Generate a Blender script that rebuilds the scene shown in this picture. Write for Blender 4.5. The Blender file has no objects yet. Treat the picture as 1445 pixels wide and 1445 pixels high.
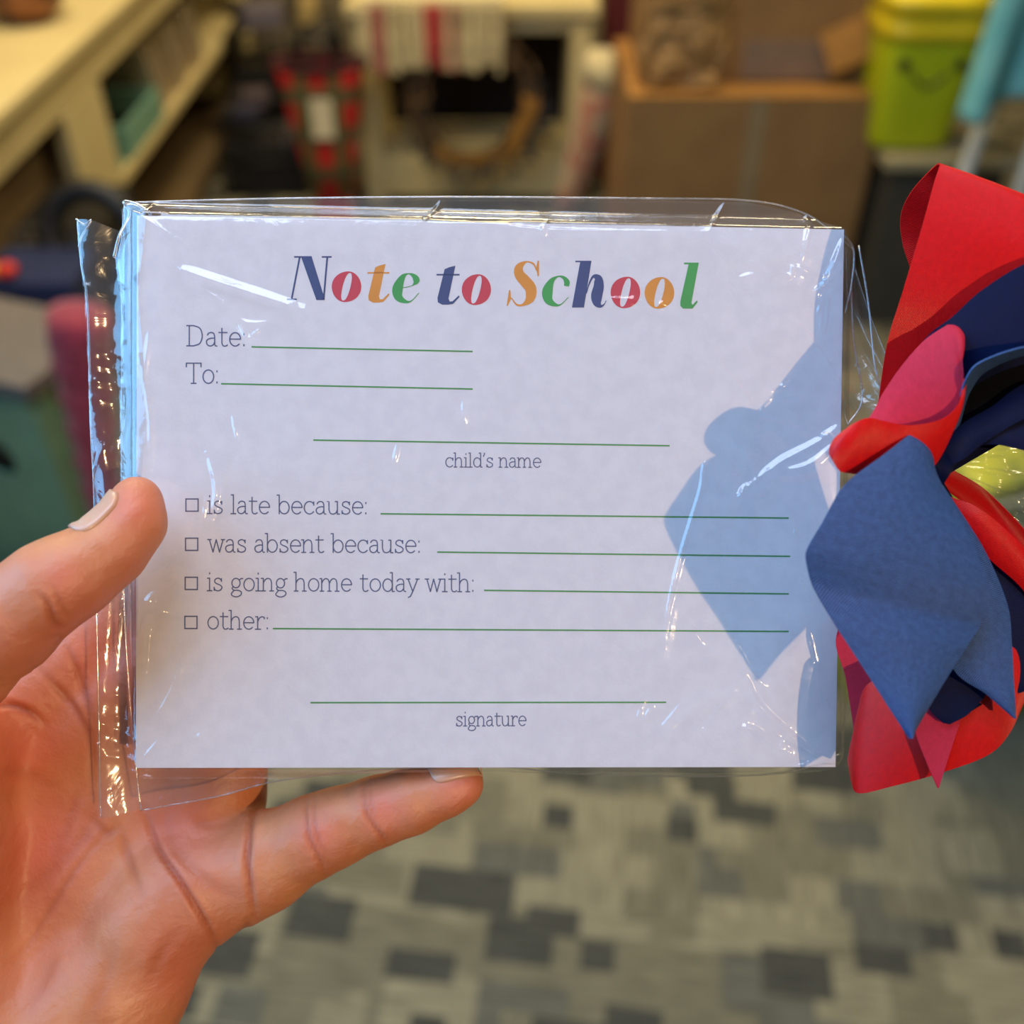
import bpy, bmesh, math, random
import numpy as np
from mathutils import Matrix, Vector, noise as mnoise

# ------------------------------------------------------------------ camera, world, lights, exposure
SC = bpy.context.scene
COL = SC.collection
RNG = random.Random(7)
F, CX = 1445.0, 722.5
PITCH = math.radians(40)
CAM = Vector((0, 0, 1.45))
SP, CP = math.sin(PITCH), math.cos(PITCH)
RIGHT, UP, BACK = Vector((1, 0, 0)), Vector((0, SP, CP)), Vector((0, -CP, SP))
R3 = np.array([[1, 0, 0], [0, SP, -CP], [0, CP, SP]], float)          # camera axes -> world (columns right, up, back)

cam = bpy.data.cameras.new('camera')
camo = bpy.data.objects.new('camera', cam)
COL.objects.link(camo)
camo.location = CAM
camo.rotation_euler = (math.pi / 2 - PITCH, 0, 0)
cam.sensor_width = 36
cam.lens = 36
cam.clip_start = 0.01
cam.dof.use_dof = True
cam.dof.focus_distance = 0.1995
cam.dof.aperture_fstop = 9.4
SC.camera = camo
SC.view_settings.view_transform = 'Standard'
SC.view_settings.look = 'None'
SC.view_settings.gamma = 1
SC.view_settings.use_curve_mapping = False
SC.view_settings.exposure = 0.0
SC.cycles.max_bounces = 10
SC.cycles.transparent_max_bounces = 24
SC.cycles.caustics_reflective = False
SC.cycles.caustics_refractive = False
SC.cycles.use_denoising = True

world = bpy.data.worlds.new('world')
SC.world = world
world.use_nodes = True
world.node_tree.nodes['Background'].inputs[0].default_value = (0.80, 0.72, 0.58, 1)
world.node_tree.nodes['Background'].inputs[1].default_value = 0.09


def lamp(name, kind, loc, target, energy, color, **kw):
    d = bpy.data.lights.new(name, kind)
    d.energy = energy
    d.color = color
    for k, v in kw.items():
        setattr(d, k, v)
    o = bpy.data.objects.new(name, d)
    COL.objects.link(o)
    o.location = loc
    v = Vector(target) - Vector(loc)
    o.rotation_euler = v.to_track_quat('-Z', 'Y').to_euler()
    return o


def cam2w(c):
    return CAM + RIGHT * c[0] + UP * c[1] + BACK * c[2]


PADC = cam2w((0, 0, -0.2))
# low warm sun coming over the photographer's right shoulder, through the shop front
SUNC = Vector((0.52, -0.14, 0.84)).normalized()
sunp = cam2w(Vector((0, 0, -0.2)) + SUNC * 4.0)
lamp('sunbeam', 'SPOT', sunp, PADC, 320, (1.0, 0.66, 0.34), spot_size=math.radians(7.5), spot_blend=0.25, shadow_soft_size=0.035)
# blue daylight from the shop window on the left
wp = cam2w(Vector((0, 0, -0.2)) + Vector((-0.90, 0.28, 0.42)).normalized() * 1.25)
lamp('shop_window_daylight', 'AREA', wp, PADC, 24, (0.20, 0.54, 1.0), shape='RECTANGLE', size=1.0, size_y=1.3)
# unseen blue panel added above the pad for reflections in the film
wp2 = cam2w(Vector((0, 0, -0.2)) + Vector((-0.12, 0.80, 0.60)).normalized() * 1.8)
lamp('overhead_film_light', 'AREA', wp2, PADC, 27, (0.60, 0.74, 1.0), shape='RECTANGLE', size=1.3, size_y=0.9)
# ceiling lamps of the shop (warm)
for i, (x, y) in enumerate([(-0.9, 2.2), (0.9, 2.4), (0.0, 3.6), (0.0, 1.2)]):
    lamp('ceiling_lamp', 'AREA', (x, y, 2.7), (x, y, 0), (30, 24, 34, 11)[i], (1.0, 0.80, 0.46), shape='RECTANGLE', size=0.6, size_y=0.6)


# ------------------------------------------------------------------ helpers
def s2l(*c):
    c = c[0] if len(c) == 1 else c
    out = []
    for v in c[:3]:
        v = v / 255.0
        out.append(v / 12.92 if v <= 0.04045 else ((v + 0.055) / 1.055) ** 2.4)
    return (*out, 1.0)


def mat(name, col, rough=0.6, col2=None, scale=20.0, bump=0.0, bscale=60.0, metal=0.0, spec=0.5, sheen=0.0, detail=4, **kw):
    m = bpy.data.materials.new(name)
    m.use_nodes = True
    nt = m.node_tree
    b = nt.nodes['Principled BSDF']
    b.inputs['Roughness'].default_value = rough
    b.inputs['Metallic'].default_value = metal
    b.inputs['Specular IOR Level'].default_value = spec
    b.inputs['Sheen Weight'].default_value = sheen
    for k, v in kw.items():
        b.inputs[k.replace('_', ' ')].default_value = v
    col = s2l(col)
    tc = nt.nodes.new('ShaderNodeTexCoord')
    if col2 is None:
        col2 = tuple(v * 0.86 for v in col[:3]) + (1,)
    else:
        col2 = s2l(col2)
    n = nt.nodes.new('ShaderNodeTexNoise')
    n.inputs['Scale'].default_value = scale
    n.inputs['Detail'].default_value = detail
    nt.links.new(tc.outputs['Object'], n.inputs['Vector'])
    r = nt.nodes.new('ShaderNodeValToRGB')
    r.color_ramp.elements[0].position = 0.38
    r.color_ramp.elements[1].position = 0.62
    r.color_ramp.elements[0].color = col2
    r.color_ramp.elements[1].color = col
    nt.links.new(n.outputs['Fac'], r.inputs['Fac'])
    nt.links.new(r.outputs['Color'], b.inputs['Base Color'])
    if bump:
        n2 = nt.nodes.new('ShaderNodeTexNoise')
        n2.inputs['Scale'].default_value = bscale
        nt.links.new(tc.outputs['Object'], n2.inputs['Vector'])
        bp = nt.nodes.new('ShaderNodeBump')
        bp.inputs['Strength'].default_value = bump
        bp.inputs['Distance'].default_value = 0.01
        nt.links.new(n2.outputs['Fac'], bp.inputs['Height'])
        nt.links.new(bp.outputs['Normal'], b.inputs['Normal'])
    return m


def mesh_obj(name, verts, faces, m, parent=None, smooth=True, uv=None):
    me = bpy.data.meshes.new(name)
    if isinstance(verts, np.ndarray):
        verts = verts.tolist()
    me.from_pydata(verts, [], faces if isinstance(faces, list) else faces.tolist())
    me.update()
    if smooth:
        me.shade_smooth()
    o = bpy.data.objects.new(name, me)
    COL.objects.link(o)
    if m:
        me.materials.append(m)
    if uv is not None:
        layer = me.uv_layers.new(name='UVMap')
        idx = np.empty(len(me.loops), dtype=np.int32)
        me.loops.foreach_get('vertex_index', idx)
        layer.data.foreach_set('uv', np.asarray(uv, dtype=np.float32)[idx].ravel())
    if parent:
        o.parent = parent
        o.matrix_parent_inverse = parent_inv(parent)
    return o


def parent_inv(p):
    return p.matrix_basis.inverted() if p.parent is None else Matrix.Identity(4)


def empty(name, loc, label, cat, group=None, rz=0.0):
    o = bpy.data.objects.new(name, None)
    COL.objects.link(o)
    o.empty_display_size = 0.05
    o.location = loc
    o.rotation_euler.z = rz
    tag(o, label, cat, group)
    return o


def tag(o, label=None, cat=None, group=None, kind=None):
    if label:
        o['label'] = label
    if cat:
        o['category'] = cat
    if group:
        o['group'] = group
    if kind:
        o['kind'] = kind
    return o


def local_obj(name, bm, m, parent=None, smooth=False, loc=None):
    """mesh whose coordinates are local to its parent (or to loc)"""
    me = bpy.data.meshes.new(name)
    bm.to_mesh(me)
    bm.free()
    if smooth:
        me.shade_smooth()
    me.materials.append(m)
    o = bpy.data.objects.new(name, me)
    COL.objects.link(o)
    if parent:
        o.parent = parent
    if loc:
        o.location = loc
    return o


def bx(bm, x0, x1, y0, y1, z0, z1, bevel=0.0, M=None):
    r = bmesh.ops.create_cube(bm, size=1.0)
    vs = r['verts']
    for v in vs:
        v.co = Vector(((v.co.x + .5) * (x1 - x0) + x0, (v.co.y + .5) * (y1 - y0) + y0, (v.co.z + .5) * (z1 - z0) + z0))
    if bevel:
        es = {e for v in vs for e in v.link_edges}
        r2 = bmesh.ops.bevel(bm, geom=list(es), offset=bevel, segments=2, affect='EDGES', profile=0.7)
        vs = list({v for f in r2['faces'] for v in f.verts} | {v for v in vs if v.is_valid})
    if M:
        bmesh.ops.transform(bm, matrix=M, verts=vs)
    return vs


def box(name, dims, m, parent=None, bevel=0.004, loc=None, rot=None):
    bm = bmesh.new()
    bx(bm, *dims, bevel=bevel)
    if rot:
        bmesh.ops.transform(bm, matrix=rot, verts=bm.verts[:])
    return local_obj(name, bm, m, parent, loc=loc)


def lathe(bm, prof, n=32, M=None):
    rings = []
    vs = []
    for r, z in prof:
        ring = [bm.verts.new((r * math.cos(2 * math.pi * k / n), r * math.sin(2 * math.pi * k / n), z)) for k in range(n)]
        rings.append(ring)
        vs += ring
    for a, b in zip(rings, rings[1:]):
        for k in range(n):
            bm.faces.new((a[k], a[(k + 1) % n], b[(k + 1) % n], b[k]))
    bm.faces.new(rings[0][::-1])
    bm.faces.new(rings[-1])
    if M:
        bmesh.ops.transform(bm, matrix=M, verts=vs)
    return vs


def tube(bm, pts, rad, n=8, closed=False):
    pts = [Vector(p) for p in pts]
    N = len(pts)
    rr = rad if isinstance(rad, (list, tuple)) else [rad] * N
    rings = []
    up = Vector((0, 0, 1))
    for i, p in enumerate(pts):
        if closed:
            t = pts[(i + 1) % N] - pts[i - 1]
        else:
            t = pts[min(i + 1, N - 1)] - pts[max(i - 1, 0)]
        t.normalize()
        a = t.cross(up)
        if a.length < 1e-3:
            a = t.cross(Vector((1, 0, 0)))
        a.normalize()
        b = t.cross(a)
        rings.append([bm.verts.new(p + (a * math.cos(2 * math.pi * k / n) + b * math.sin(2 * math.pi * k / n)) * rr[i]) for k in range(n)])
    seg = list(zip(rings, rings[1:])) + ([(rings[-1], rings[0])] if closed else [])
    for a, b in seg:
        for k in range(n):
            bm.faces.new((a[k], a[(k + 1) % n], b[(k + 1) % n], b[k]))
    if not closed:
        bm.faces.new(rings[0][::-1])
        bm.faces.new(rings[-1])


def catmull(P, n, k_=1.0):
    """P (k,3) control points -> smooth polyline with n points per span"""
    P = np.asarray(P, float)
    k = len(P)
    out = []
    for i in range(k - 1):
        p0 = P[i - 1] if i else 2 * P[0] - P[1]
        p1, p2 = P[i], P[i + 1]
        p3 = P[i + 2] if i + 2 < k else 2 * P[-1] - P[-2]
        for j in range(n):
            t = j / n
            m1, m2 = (p2 - p0) * .5, (p3 - p1) * .5
            c = p1 * (2 * t ** 3 - 3 * t * t + 1) + m1 * (t ** 3 - 2 * t * t + t) + p2 * (3 * t * t - 2 * t ** 3) + m2 * (t ** 3 - t * t)
            out.append(c * k_ + (1 - k_) * (p1 + (p2 - p1) * t))
    out.append(P[-1])
    return np.array(out)


def camray(px, py):
    return RIGHT * ((px - CX) / F) + UP * ((CX - py) / F) - BACK


def onY(px, py, Y):
    d = camray(px, py)
    return CAM + d * ((Y - CAM.y) / d.y)


def onX(px, py, X):
    d = camray(px, py)
    return CAM + d * ((X - CAM.x) / d.x)


def onZ(px, py, Z):
    d = camray(px, py)
    return CAM + d * ((Z - CAM.z) / d.z)


def pd(px, py, d):
    """camera axes coordinates of a point seen at (px,py) at distance d (metres)"""
    return np.array([(px - CX) / F * d, (CX - py) / F * d, -d])


def toW(P):
    return np.asarray(P) @ R3.T + np.array(CAM)


def rotz(a):
    return Matrix.Rotation(a, 4, 'Z')


# ------------------------------------------------------------------ setting
def carpet_material():
    m = bpy.data.materials.new('patterned carpet tile')
    m.use_nodes = True
    nt = m.node_tree
    L = nt.links
    N = nt.nodes.new
    b = nt.nodes['Principled BSDF']
    b.inputs['Roughness'].default_value = 0.95
    tc = N('ShaderNodeTexCoord')
    mp = N('ShaderNodeMapping')
    mp.inputs['Rotation'].default_value = (0, 0, math.radians(7))
    L.new(tc.outputs['Object'], mp.inputs['Vector'])

    def brick(w, h, off, shift, freq=2):
        mm = N('ShaderNodeMapping')
        mm.inputs['Location'].default_value = (shift, shift * 1.7, 0)
        L.new(mp.outputs['Vector'], mm.inputs['Vector'])
        br = N('ShaderNodeTexBrick')
        br.offset = off
        br.offset_frequency = freq
        br.squash = 1.6
        br.squash_frequency = 3
        br.inputs['Color1'].default_value = (0, 0, 0, 1)
        br.inputs['Color2'].default_value = (1, 1, 1, 1)
        br.inputs['Mortar Size'].default_value = 0
        br.inputs['Scale'].default_value = 1
        br.inputs['Brick Width'].default_value = w
        br.inputs['Row Height'].default_value = h
        L.new(mm.outputs['Vector'], br.inputs['Vector'])
        return br.outputs['Color']

    def ramp(src, stops, const=True):
        r = N('ShaderNodeValToRGB')
        r.color_ramp.interpolation = 'CONSTANT' if const else 'LINEAR'
        els = r.color_ramp.elements
        els[0].position, els[0].color = stops[0]
        els[1].position, els[1].color = stops[1]
        for p, c in stops[2:]:
            e = els.new(p)
            e.color = c
        L.new(src, r.inputs['Fac'])
        return r.outputs['Color']

    light, mid, dark, grey = s2l(148, 140, 112), s2l(124, 118, 94), s2l(76, 75, 66), s2l(104, 102, 88)
    c1 = ramp(brick(.13, .085, .37, .0), [(0, grey), (.22, mid), (.5, light), (.78, mid)])
    c2 = ramp(brick(.07, .055, .61, .31), [(0, light), (.3, mid), (.6, light), (.85, grey)])
    sel = ramp(brick(.19, .13, .43, .77), [(0, (0, 0, 0, 1)), (.5, (1, 1, 1, 1))])
    mx = N('ShaderNodeMix')
    mx.data_type = 'RGBA'
    L.new(sel, mx.inputs[0])
    L.new(c1, mx.inputs[6])
    L.new(c2, mx.inputs[7])
    # dark rectangles
    d1 = ramp(brick(.10, .07, .29, .53), [(0, (1, 1, 1, 1)), (.17, (0, 0, 0, 1))])
    d2 = ramp(brick(.05, .045, .55, .19), [(0, (1, 1, 1, 1)), (.12, (0, 0, 0, 1))])
    ad = N('ShaderNodeMix')
    ad.data_type = 'RGBA'
    ad.blend_type = 'LIGHTEN'
    ad.inputs[0].default_value = 1
    L.new(d1, ad.inputs[6])
    L.new(d2, ad.inputs[7])
    mx2 = N('ShaderNodeMix')
    mx2.data_type = 'RGBA'
    L.new(ad.outputs[2], mx2.inputs[0])
    L.new(mx.outputs[2], mx2.inputs[6])
    mx2.inputs[7].default_value = dark
    # streaks of the pile, their direction changing tile by tile
    def streak(sx, sy):
        sm = N('ShaderNodeMapping')
        sm.inputs['Scale'].default_value = (sx, sy, 1)
        L.new(mp.outputs['Vector'], sm.inputs['Vector'])
        nz = N('ShaderNodeTexNoise')
        nz.inputs['Scale'].default_value = 1
        nz.inputs['Detail'].default_value = 3
        L.new(sm.outputs['Vector'], nz.inputs['Vector'])
        return nz.outputs['Fac']
    tile = ramp(brick(.5, .5, 0, .11, 1), [(0, (0, 0, 0, 1)), (.5, (1, 1, 1, 1))])
    ms = N('ShaderNodeMix')
    ms.data_type = 'RGBA'
    L.new(tile, ms.inputs[0])
    L.new(streak(14, 190), ms.inputs[6])
    L.new(streak(190, 14), ms.inputs[7])
    st = ramp(ms.outputs[2], [(.32, (.62, .62, .62, 1)), (.68, (1.25, 1.25, 1.25, 1))], False)
    mu = N('ShaderNodeMix')
    mu.data_type = 'RGBA'
    mu.blend_type = 'MULTIPLY'
    mu.inputs[0].default_value = 1
    L.new(mx2.outputs[2], mu.inputs[6])
    L.new(st, mu.inputs[7])
    L.new(mu.outputs[2], b.inputs['Base Color'])
    nz = N('ShaderNodeTexNoise')
    nz.inputs['Scale'].default_value = 350
    L.new(tc.outputs['Object'], nz.inputs['Vector'])
    bp = N('ShaderNodeBump')
    bp.inputs['Strength'].default_value = .5
    bp.inputs['Distance'].default_value = .004
    L.new(nz.outputs['Fac'], bp.inputs['Height'])
    L.new(bp.outputs['Normal'], b.inputs['Normal'])
    return m


fl = box('floor', (-3, 3, -0.6, 4.6, -0.05, 0), carpet_material(), bevel=0)
tag(fl, kind='structure')
wb = box('wall_back', (-3, 3, 4.6, 4.7, -0.05, 2.8), mat('grey wall paint', (120, 108, 84), .9, bump=.1), bevel=0)
tag(wb, kind='structure')
wl = box('wall_left', (-1.75, -1.65, 0.6, 4.6, -0.05, 2.8), mat('cream wall paint', (150, 135, 100), .9, bump=.1), bevel=0)
tag(wl, kind='structure')
bb = box('baseboard_back', (-1.65, 3, 4.58, 4.6, 0, .1), mat('baseboard paint', (170, 158, 120), .6), bevel=.003)
tag(bb, kind='structure')

# ------------------------------------------------------------------ shop interior behind the hand
def bmobj(name, bm, m, parent=None, smooth=False, loc=None):
    return local_obj(name, bm, m, parent, smooth, loc)


CREAM = mat('cream painted wood', (214, 196, 142), .55, col2=(206, 186, 132), scale=6, bump=.1, bscale=40)
CREAM_IN = mat('shade toned inner board', (120, 98, 66), .8, scale=5)  # inner boards coloured brown to carry the shade inside the cabinet
BLACK = mat('black wire and plastic', (16, 15, 16), .5)
DARK = mat('charcoal plastic', (34, 31, 32), .6)
MINT = mat('mint painted metal', (124, 168, 146), .5)
MINT2 = mat('mint green board', (104, 142, 116), .6)
CARD = mat('brown cardboard', (150, 112, 66), .85, col2=(140, 103, 60), scale=8)
CARDIN = mat('inner cardboard', (166, 116, 52), .85)
KRAFT = mat('crumpled kraft paper', (164, 124, 72), .6)
LIME = mat('yellow green plastic', (196, 206, 20), .4, col2=(186, 198, 22), scale=4)
YEL = mat('yellow lid plastic', (222, 196, 30), .4)
AQUA = mat('aqua cloth', (112, 178, 180), .8, col2=(96, 168, 172), scale=10)
WHITE = mat('white painted metal', (212, 212, 204), .5)
REDF = mat('red felt', (176, 26, 22), .85, sheen=.3)
ROSE = mat('rose band', (140, 48, 68), .9)
CRIM = mat('crimson knit', (120, 24, 44), .9, col2=(150, 44, 66), scale=60, sheen=.3)
NAVYF = mat('blue fleece', (22, 34, 74), .9)

# --- long cream display cabinet on the left, its open side facing the aisle
X0 = -1.03
cab = empty('display_cabinet', (X0, 2.6, 0), 'long cream painted display cabinet with open shelf bays on the left', 'cabinet')
box('cabinet_top', (-.58, .02, -1.3, 1.75, .725, .755), CREAM, cab, .006)
box('face_rail', (-.03, 0, -1.3, 1.72, .635, .723), CREAM, cab)
box('stile', (-.03, .002, -.22, .04, .0, .633), CREAM, cab)
box('stile', (-.03, .002, 1.60, 1.72, .0, .633), CREAM, cab)
box('stile', (-.03, .002, -1.3, -1.2, .0, .633), CREAM, cab)
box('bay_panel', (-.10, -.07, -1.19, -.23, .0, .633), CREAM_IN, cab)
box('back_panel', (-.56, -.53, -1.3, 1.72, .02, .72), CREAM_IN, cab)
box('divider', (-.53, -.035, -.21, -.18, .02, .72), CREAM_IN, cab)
box('end_panel', (-.56, -.035, 1.70, 1.72, .0, .72), CREAM, cab)
box('shelf', (-.53, -.005, -.17, 1.69, .355, .385), CREAM, cab)
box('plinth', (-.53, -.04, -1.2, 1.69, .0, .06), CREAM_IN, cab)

# copper bowl on the cabinet
p = onZ(42, 28, .755)
t = empty('copper_bowl', (p.x, p.y, .755), 'round copper coloured bowl on top of the cream cabinet', 'bowl')
bm = bmesh.new()
lathe(bm, [(.045, 0), (.085, .03), (.10, .07), (.098, .10), (.090, .10), (.078, .035), (.03, .012)], 32)
bmobj('bowl', bm, mat('brown copper glaze', (150, 96, 60), .35, col2=(60, 40, 50), scale=14, metal=.3), t, True)
bm = bmesh.new()
lathe(bm, [(.04, .012), (.042, .05), (.036, .058), (.005, .06)], 20)
bmobj('candle', bm, mat('amber wax', (232, 160, 84), .4), t, True)

# leaning pale cards on the shelf
for k in range(9):
    y = 3.16 + k * .072
    o = box('greeting_card', (-.085, .085, -.004, .004, 0, .20), mat('pale card', (205, 186, 150), .7) if k == 0 else bpy.data.materials['pale card'], None, .001)
    o.location = (X0 - .10 - .008 * (k % 3), y, .386)
    o.rotation_euler = (math.radians(16), 0, math.radians(-8 + 2 * (k % 4)))
    tag(o, 'pale upright card in the row leaning on the shelf of the cream cabinet', 'card', 'cards in a row on the cabinet shelf')

# mint tray and mint ring box on the shelf
t = empty('wire_tray', (X0 - .13, 2.94, .386), 'mint green tray with a dark inside on the shelf of the cream cabinet', 'tray')
bm = bmesh.new()
for a in ((-.12, .12, -.17, -.15), (-.12, .12, .15, .17), (-.12, -.105, -.15, .15), (.105, .12, -.15, .15)):
    bx(bm, *a, 0, .085, .003)
bmobj('tray_rim', bm, MINT, t)
box('tray_base', (-.105, .105, -.15, .15, .002, .01), BLACK, t, 0)
t = empty('tape_ring', (X0 - .05, 2.70, .386), 'mint green ring standing upright at the edge of the cabinet shelf', 'ring')
bm = bmesh.new()
tube(bm, [Vector((0, .05 * math.cos(a), .066 + .05 * math.sin(a))) for a in [2 * math.pi * k / 28 for k in range(28)]], .016, 10, True)
bmobj('ring_body', bm, MINT, t, True)
bm = bmesh.new()
bx(bm, -.03, .03, -.04, .04, 0, .012, .002)
bmobj('ring_foot', bm, MINT, t)
t = empty('black_box', (X0 - .34, 3.0, .386), 'dark box at the back of the cabinet shelf beyond the mint tray', 'box')
box('body', (-.14, .06, .24, .5, 0, .16), DARK, t)
box('lid', (-.145, .065, .235, .505, .161, .18), BLACK, t)

# black wire baskets standing in the aisle beyond the cabinet end
def wire_basket(x, y, w, d, h, rz, label, fill):
    t = empty('wire_basket', (x, y, 0), label, 'basket', rz=rz)
    bm = bmesh.new()
    for z in (.01, h * .5, h):
        bm = bmesh.new()
        tube(bm, [(-w / 2, -d / 2, z), (w / 2, -d / 2, z), (w / 2, d / 2, z), (-w / 2, d / 2, z)], .006, 6, True)
        bmobj('rim', bm, BLACK, t, True)
    bm = bmesh.new()
    for i in range(9):
        x_ = -w / 2 + w * i / 8
        for s in (-1, 1):
            tube(bm, [(x_, s * d / 2, .01), (x_, s * d / 2, h)], .003, 5)
    for i in range(9):
        y_ = -d / 2 + d * i / 8
        for s in (-1, 1):
            tube(bm, [(s * w / 2, y_, .01), (s * w / 2, y_, h)], .003, 5)
    bmobj('wires', bm, BLACK, t)
    box('liner', (-w / 2 + .012, w / 2 - .012, -d / 2 + .012, d / 2 - .012, .012, h * .72), fill, t, .01)
    return t


wire_basket(-.85, 3.58, .28, .30, .24, .0, 'low black wire basket beside the cream cabinet, nearest the aisle', DARK)
wire_basket(-.83, 3.95, .36, .32, .42, .05, 'tall black wire basket behind the low one', BLACK)
# notebooks and dark pouches lying in the baskets
for i, (x, y, z, w, d, h, rz, ry, c, lab) in enumerate([
        (-.79, 3.58, .12, .20, .24, .025, .1, -1.1, (120, 108, 106), 'mauve grey notebook leaning up in the low wire basket'),
        (-.90, 3.64, .245, .12, .10, .05, .2, .0, (74, 62, 66), 'dusky brown pouch lying on the low wire basket'),
        (-.90, 3.50, .245, .11, .09, .04, -.1, 0, (40, 38, 58), 'navy pouch at the front of the low wire basket'),
        (-.90, 3.92, .43, .16, .12, .07, .3, 0, (104, 96, 106), 'lilac grey pouch on top of the tall wire basket'),
        (-.74, 3.96, .43, .09, .12, .08, .1, 0, (176, 150, 92), 'tan box on top of the tall wire basket')]):
    t = empty('notebook' if 'notebook' in lab else ('gift_box' if 'box' in lab else 'pouch'), (x, y, z), lab, 'notebook' if 'notebook' in lab else ('box' if 'box' in lab else 'pouch'), rz=rz)
    M = Matrix.Rotation(ry, 4, 'Y')
    mm = mat('cover cloth', c, .8)
    box('body', (-w / 2, w / 2, -d / 2, d / 2, 0, h), mm, t, min(h * .3, .012), rot=M)
    box('spine' if 'notebook' in lab else 'flap', (-w / 2 - .004, -w / 2 + .03, -d / 2, d / 2, -.002, h + .003), MINT if 'notebook' in lab else DARK, t, .002, rot=M)

# --- plaid gift tote / stocking
def plaid():
    m = bpy.data.materials.new('red and green plaid')
    m.use_nodes = True
    nt = m.node_tree
    b = nt.nodes['Principled BSDF']
    b.inputs['Roughness'].default_value = .85
    tc = nt.nodes.new('ShaderNodeTexCoord')
    prev = None
    for ax, sc in (('X', 3.2), ('Z', 2.6)):
        w = nt.nodes.new('ShaderNodeTexWave')
        w.bands_direction = ax
        w.inputs['Scale'].default_value = sc
        nt.links.new(tc.outputs['Object'], w.inputs['Vector'])
        r = nt.nodes.new('ShaderNodeValToRGB')
        r.color_ramp.elements[0].position = .62
        r.color_ramp.elements[1].position = .74
        r.color_ramp.elements[0].color = (0, 0, 0, 1)
        nt.links.new(w.outputs['Fac'], r.inputs['Fac'])
        mx = nt.nodes.new('ShaderNodeMix')
        mx.data_type = 'RGBA'
        nt.links.new(r.outputs['Color'], mx.inputs[0])
        if prev is None:
            mx.inputs[6].default_value = s2l(186, 30, 24)
        else:
            nt.links.new(prev, mx.inputs[6])
        mx.inputs[7].default_value = s2l(74, 84, 40) if ax == 'X' else s2l(86, 78, 46)
        prev = mx.outputs[2]
    nt.links.new(prev, b.inputs['Base Color'])
    return m


t = empty('plaid_tote', (-.585, 3.25, 0), 'red and green plaid tote bag with a white tag beside the cream stand', 'tote bag')
bm = bmesh.new()
prof = [(.07, .06, .10), (.085, .07, .2), (.105, .075, .32), (.125, .075, .44), (.135, .07, .50)]
rings = []
for hw, hd, z in prof:
    rings.append([bm.verts.new((hw * math.copysign(abs(math.cos(a)) ** .5, math.cos(a)), hd * math.copysign(abs(math.sin(a)) ** .6, math.sin(a)), z)) for a in [2 * math.pi * k / 28 for k in range(28)]])
for a, b in zip(rings, rings[1:]):
    for k in range(28):
        bm.faces.new((a[k], a[(k + 1) % 28], b[(k + 1) % 28], b[k]))
bm.faces.new(rings[0][::-1])
bmobj('bag_body', bm, plaid(), t, True)
bm = bmesh.new()
tube(bm, [(.137 * math.cos(a), .073 * math.sin(a), .50) for a in [2 * math.pi * k / 28 for k in range(28)]], .014, 8, True)
bmobj('bag_rim', bm, mat('maroon trim', (62, 14, 20), .8), t, True)
for s in (-1, 1):
    bm = bmesh.new()
    tube(bm, [(-.07, s * .065, .5), (-.055, s * .07, .57), (0, s * .07, .60), (.055, s * .07, .57), (.07, s * .065, .5)], .008, 8)
    bmobj('handle', bm, BLACK, t, True)
box('tag', (-.028, .040, -.088, -.084, .30, .42), mat('white tag card', (222, 206, 170), .7), t, .001)
box('feet', (-.06, .06, -.05, .05, 0, .10), REDF, t, .01)

# --- cream stand with a wreath in it
SX0, SX1, SY = -.46, .215, 3.40
t = empty('display_stand', ((SX0 + SX1) / 2, SY, 0), 'small cream painted open display stand with a wreath on its front', 'stand')
hw = (SX1 - SX0) / 2
for sx in (-1, 1):
    for y in (0, .34):
        box('leg', (sx * hw - .032, sx * hw + .032, y - .03, y + .03, 0, .60), CREAM, t, .006)
box('top_board', (-hw - .05, hw + .05, -.05, .40, .60, .635), CREAM, t, .006)
box('apron', (-hw + .033, hw - .033, -.02, 0, .55, .598), CREAM, t, .003)
box('lower_shelf', (-hw + .005, hw - .005, .031, .305, .14, .165), CREAM, t, .003)
box('lower_rail', (-hw + .033, hw - .033, -.028, .0, .03, .164), CREAM, t, .003)
box('back_board', (-hw + .033, hw - .033, .335, .345, .16, .6), mat('dark brown back board', (40, 30, 22), .9), t, .001)

# wreath leaning inside
wr = empty('twig_wreath', (-.125, SY - .088, .125), 'dark twig wreath with a gold ribbon band hung on the front of the cream stand', 'wreath')
TW = mat('brown twigs', (100, 74, 44), .9, col2=(64, 50, 38), scale=30)
GR = mat('slate blue green leaves', (64, 62, 58), .8, col2=(50, 52, 56), scale=30)
RW = random.Random(5)
Mt = Matrix.Translation((0, 0, .235)) @ Matrix.Rotation(math.radians(-3), 4, 'X')
bm = bmesh.new()
for k in range(46):
    a0 = RW.uniform(0, 2 * math.pi)
    ln = RW.uniform(.8, 2.2)
    r0, dr, ph = RW.uniform(.155, .205), RW.uniform(-.02, .025), RW.uniform(0, 6)
    tube(bm, [Mt @ Vector(((r0 + dr * s / 9 + .008 * math.sin(ph + s)) * math.cos(a0 + ln * s / 9), RW.uniform(-.025, .025), (r0 + dr * s / 9) * math.sin(a0 + ln * s / 9))) for s in range(10)], RW.uniform(.004, .008), 5)
tag(bmobj('twigs', bm, TW, wr), kind='stuff')
bm = bmesh.new()
tube(bm, [(-.01, 0, .42), (0, .02, .47), (.01, 0, .42)], .003, 5)
bmobj('hanging_cord', bm, BLACK, wr)
bm = bmesh.new()
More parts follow.
